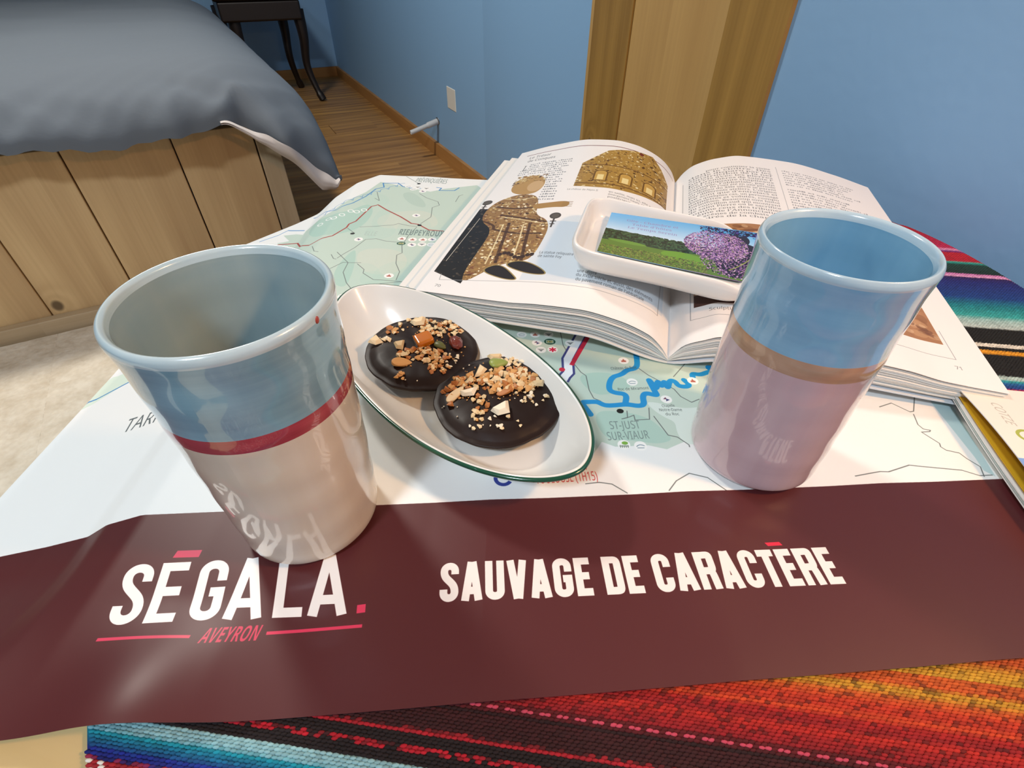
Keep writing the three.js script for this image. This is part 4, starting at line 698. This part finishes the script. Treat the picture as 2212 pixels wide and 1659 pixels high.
{
  const d = chocolateDisc(-0.0562, 0.2478, 0.0115, 0.0345, 3, [0.06, -0.05], 'dark chocolate disc topped with an orange fruit cube, a raisin and nuts');
  d.put('candied_orange', cube, NUT.orange, 0.0005, 0.004, 0.0055, 0.0036, 0.0052, 0.5, 0.2); d.put('raisin', wrinkled, NUT.raisin, 0.0205, 0.0035, 0.0042, 0.0036, 0.0058, 0.2);
  d.put('pumpkin_seed', seedGeo, NUT.seedDark, 0.011, -0.0005, 0.0044, 0.004, 0.004, -0.6); d.put('almond_slice', almond, NUT.tan, -0.0112, -0.0165, 0.0062, 0.0026, 0.0062, 0.25);
  d.put('almond_shard', shard, NUT.cream, -0.005, 0.0218, 0.0056, 0.0042, 0.0044, 0.3); d.put('almond_shard_001', shard, NUT.cream, -0.0295, 0.0035, 0.0044, 0.004, 0.0056, 0.9); d.put('almond_shard_002', shard, NUT.pale, -0.0135, -0.0015, 0.0036, 0.0034, 0.0056, 0.2);
  d.chip(44, 0.008, 0.0185, 0.0145, 0.0115, ['tan', 'pale', 'cream', 'roast'], 0.0011, 0.0025); d.chip(9, -0.019, 0.015, 0.005, 0.006, ['tan', 'cream', 'roast'], 0.0011, 0.0024); d.chip(34, 0.003, -0.0085, 0.0165, 0.006, ['tan', 'cream', 'pale', 'roast'], 0.0012, 0.0026);
  d.chip(20, 0.0115, -0.0165, 0.0065, 0.0075, ['tan', 'roast', 'cream'], 0.001, 0.0023); d.chip(4, -0.0095, -0.0275, 0.0025, 0.005, ['tan', 'roast'], 0.0012, 0.0021); d.chip(4, -0.024, 0.0035, 0.0035, 0.004, ['white', 'cream'], 0.0012, 0.0021); d.chip(4, 0.02, -0.012, 0.004, 0.008, ['white'], 0.0008, 0.0014); d.chip(6, -0.006, 0.027, 0.007, 0.003, ['cream', 'pale'], 0.0011, 0.002);
  d.crumbs(70, 0.004, 0.004, 0.024, 0.026, 'tan'); d.crumbs(16, 0, 0, 0.031, 0.031, 'white');
}
{
  const d = chocolateDisc(-0.0072, 0.2068, 0.0105, 0.0362, 9, [0.03, 0.03], 'dark chocolate disc heaped with chopped nuts and a pale green seed');
  d.put('pumpkin_seed', seedGeo, NUT.seed, -0.001, 0.0235, 0.0058, 0.0048, 0.0056, 0.2); d.put('almond_shard', shard, NUT.white, 0.0022, -0.0148, 0.0058, 0.0052, 0.0052, 0.4); d.put('almond_shard_001', shard, NUT.pale, -0.003, 0.0345, 0.0052, 0.004, 0.0036, 0.2); d.put('almond_shard_002', shard, NUT.white, -0.0165, -0.001, 0.0058, 0.0034, 0.0036, 0.1); d.put('almond_slice', almond, NUT.cream, -0.025, -0.003, 0.0066, 0.0022, 0.0046, 0.9); d.put('almond_shard_003', shard, NUT.cream, -0.011, 0.017, 0.0056, 0.003, 0.0036, 1.2); d.put('almond_shard_004', shard, NUT.pale, 0.0225, 0.006, 0.0042, 0.0034, 0.003, 0.2); d.put('almond_slice_001', almond, NUT.roast, 0.002, -0.0015, 0.0042, 0.002, 0.0034, 0.2);
  d.chip(80, 0.0055, 0.010, 0.0165, 0.0115, ['tan', 'pale', 'cream', 'tan', 'roast'], 0.0012, 0.003); d.chip(26, -0.0175, 0.0075, 0.0115, 0.0085, ['tan', 'roast', 'pale'], 0.0012, 0.0026); d.chip(26, 0.0085, 0.0275, 0.0105, 0.0055, ['cream', 'pale', 'white'], 0.0011, 0.0021);
  d.chip(14, -0.010, -0.011, 0.004, 0.011, ['tan', 'roast', 'pale'], 0.0011, 0.0022); d.chip(10, -0.026, 0.001, 0.0055, 0.011, ['roast', 'tan'], 0.0012, 0.0026); d.chip(10, 0.020, -0.003, 0.0085, 0.0085, ['cream', 'white', 'pale'], 0.001, 0.002); d.chip(7, -0.005, -0.022, 0.019, 0.006, ['white', 'cream'], 0.001, 0.0019); d.chip(6, 0.011, 0.018, 0.006, 0.005, ['roast'], 0.0013, 0.0024);
  d.crumbs(110, 0, 0.008, 0.025, 0.02, 'tan'); d.crumbs(22, 0, 0, 0.033, 0.033, 'white');
}

// ------------------------------------------------------------------ two ceramic tumblers
function tumbler(X, Y, label, prof, mats) {
  const t = thing('ceramic_tumbler', label, 'cup', W(X, Y, 0.0006));
  const noiseR = (g) => { const p = g.attributes.position; for (let i = 0; i < p.count; i++) { const y = p.getY(i), k = 1 + 0.004 * Math.sin(y * 330) + 0.003 * nz(y * 60, 3); p.setX(i, p.getX(i) * k); p.setZ(i, p.getZ(i) * k); } g.computeVertexNormals(); return g; };
  for (const [name, pr, mat, lab] of prof(mats)) { const m = part(name, noiseR(new THREE.LatheGeometry(new THREE.SplineCurve(pr.map(([r, y]) => new THREE.Vector2(r, y))).getPoints(pr.length * 6), 120)), mat, t); if (lab) m.userData.label = lab; }
  return t;
}
function glazeTex(a, b, seed) { return dataTex(512, 256, (u, v) => { const th = u * Math.PI * 2, n = fbm(Math.cos(th) * 2 + seed, Math.sin(th) * 2, v * 2.5, 4), s = fbm(Math.cos(th) * 1.5, v * 16, seed, 3); return mix(a, b, clamp(0.45 + n * 0.9 + s * 0.35)); }); }
const glaze = (a, b, seed, rough = 0.2) => phys({ map: glazeTex(a, b, seed), roughness: rough, clearcoat: 1, clearcoatRoughness: 0.03 });
const inside = (ri, h, floorR) => [[ri, h - 0.0028], [ri - 0.0001, h * 0.93], [ri - 0.0002, h * 0.75], [ri - 0.0006, h * 0.45], [ri - 0.0012, h * 0.16], [ri - 0.0032, 0.0095], [floorR * 0.72, 0.0066], [floorR * 0.35, 0.006], [0.0002, 0.006]];
const redCup = tumbler(-0.0956, 0.1417, 'blue-topped ceramic tumbler with a red stripe and cream base, standing on the brown title band', (m) => [
  ['lower_body', [[0.0002, 0.0002], [0.02, 0.0], [0.0265, 0.0003], [0.0297, 0.0022], [0.0309, 0.006], [0.0314, 0.015], [0.0322, 0.035], [0.0331, 0.058], [0.0337, 0.0806]], m.low, 'cream glazed lower body'],
  ['stripe', [[0.0337, 0.0806], [0.0339, 0.0837], [0.034, 0.0871]], m.band, 'red stripe'],
  ['upper_body', [[0.034, 0.0871], [0.0345, 0.1], [0.035, 0.1115], [0.0356, 0.1184]], m.top, 'grey-blue glazed upper body'],
  ['rim', [[0.0356, 0.1184], [0.03568, 0.1198], [0.0353, 0.1213], [0.0342, 0.1222], [0.033, 0.1214], [0.0325, 0.1202], [0.0322, 0.1192]], m.rim, 'pale blue rolled rim'],
  ['interior', inside(0.0322, 0.122, 0.028), m.in, 'blue glazed interior'],
], { low: glaze([228, 218, 202], [212, 196, 174], 2), band: glaze([176, 72, 84], [150, 54, 66], 4), top: glaze([140, 180, 196], [108, 150, 170], 6), rim: glaze([196, 214, 220], [178, 202, 210], 8), in: glaze([170, 186, 186], [144, 168, 176], 10, 0.3) });
{ const g = new THREE.SphereGeometry(0.0011, 12, 8); g.scale(0.6, 1.3, 1); const m = part('glaze_speck', g, phys({ color: 0xa8402e, roughness: 0.3, clearcoat: 0.6 }), redCup); m.position.set(0.0339, 0.119, 0.0106); m.rotation.y = -0.3; }
tumbler(0.1312, 0.1848, 'blue-topped ceramic tumbler with a mauve lower half, standing beside the open book', (m) => [
  ['lower_body', [[0.0002, 0.0002], [0.021, 0.0], [0.0275, 0.0003], [0.0308, 0.0024], [0.0322, 0.0065], [0.0325, 0.02], [0.0325, 0.045], [0.0323, 0.0755]], m.low, 'mauve glazed lower body'],
  ['stripe', [[0.0323, 0.0755], [0.0323, 0.0795], [0.0322, 0.0838]], m.band, 'bare tan stripe'],
  ['upper_body', [[0.0322, 0.0838], [0.0323, 0.095], [0.0324, 0.108], [0.0328, 0.1182]], m.top, 'blue glazed upper body'],
  ['rim', [[0.0328, 0.1182], [0.03285, 0.1194], [0.0325, 0.1208], [0.0317, 0.1219], [0.0305, 0.1212], [0.0297, 0.1198], [0.0293, 0.1187]], m.rim, 'pale blue rolled rim'],
  ['interior', inside(0.0293, 0.1215, 0.027), m.in, 'blue glazed interior'],
], { low: glaze([210, 184, 188], [194, 164, 170], 12), band: glaze([196, 162, 136], [172, 134, 108], 14), top: glaze([146, 192, 220], [122, 172, 206], 16), rim: glaze([190, 212, 224], [174, 200, 216], 18), in: glaze([140, 188, 216], [116, 168, 202], 20, 0.3) });

// ------------------------------------------------------------------ brochure with its cover lifting
{
  const t = thing('brochure', 'white brochure with lifted cover and ochre page, overlapping a corner of the book', 'brochure');
  const A = [0.2625, 0.2245], Bq = [0.2485, 0.118], R = [0.99, -0.14];
  const spine = (s, k, lift) => { const X = lerp(A[0], Bq[0], s) + R[0] * k * 0.11, Y = lerp(A[1], Bq[1], s) + R[1] * k * 0.11; return W(X, Y, lift); };
  const low = (s) => 0.0025 + 0.0056 * Math.pow(1 - s, 2.2), gap = (s, k) => (0.0015 + 0.0085 * Math.pow(Math.sin(Math.PI * Math.min(1, s * 0.8 + 0.02)), 0.8)) * (1 - 0.25 * k);
  const sheet = (name, f0, th, mat, label, inset = 0) => { const m = part(name, shellGeo(30, 36, (a, b) => spine(1 - b, a * (1 - inset) + inset, f0(1 - b, a)), th), mat, t); if (label) m.userData.label = label; return m; };
  sheet('back_cover', (s) => low(s), 0.0005, M.paper); sheet('leaf', (s) => low(s) + 0.0011, 0.0005, std({ color: 0xb9c4c0, roughness: 0.6 })); sheet('leaf_001', (s) => low(s) + 0.0022, 0.0006, M.paper);
  sheet('ochre_page', (s, k) => low(s) + 0.0029 + gap(s, k) * 0.12, 0.0004, std({ color: 0xd0a01c, roughness: 0.55 }), 'ochre yellow inside page', 0.01);
  const cov = canvasTex(1024, 1024, (c, w, h) => {
    c.fillStyle = '#ece4d8'; c.fillRect(0, 0, w, h);
    c.fillStyle = '#7fa3da'; c.fillRect(0, h * 0.55, w, h * 0.45);
    c.strokeStyle = '#a8b04a'; c.lineWidth = 16; c.beginPath(); c.ellipse(w * 0.135, h * 0.39, 46, 40, 0, 0, 7); c.stroke();
    c.save(); c.translate(w * 0.098, h * 0.135); c.rotate(1.66); c.font = 'italic 62px sans-serif'; c.fillStyle = '#b9b3a6'; c.fillText('COTZE', 0, 0); c.restore();
  });
  const cover = sheet('front_cover', (s, k) => low(s) + 0.0032 + gap(s, k), 0.0004, phys({ map: cov, roughness: 0.4 }), 'white cover with pale lettering and a blue panel');
}

renderer.render(scene, camera);
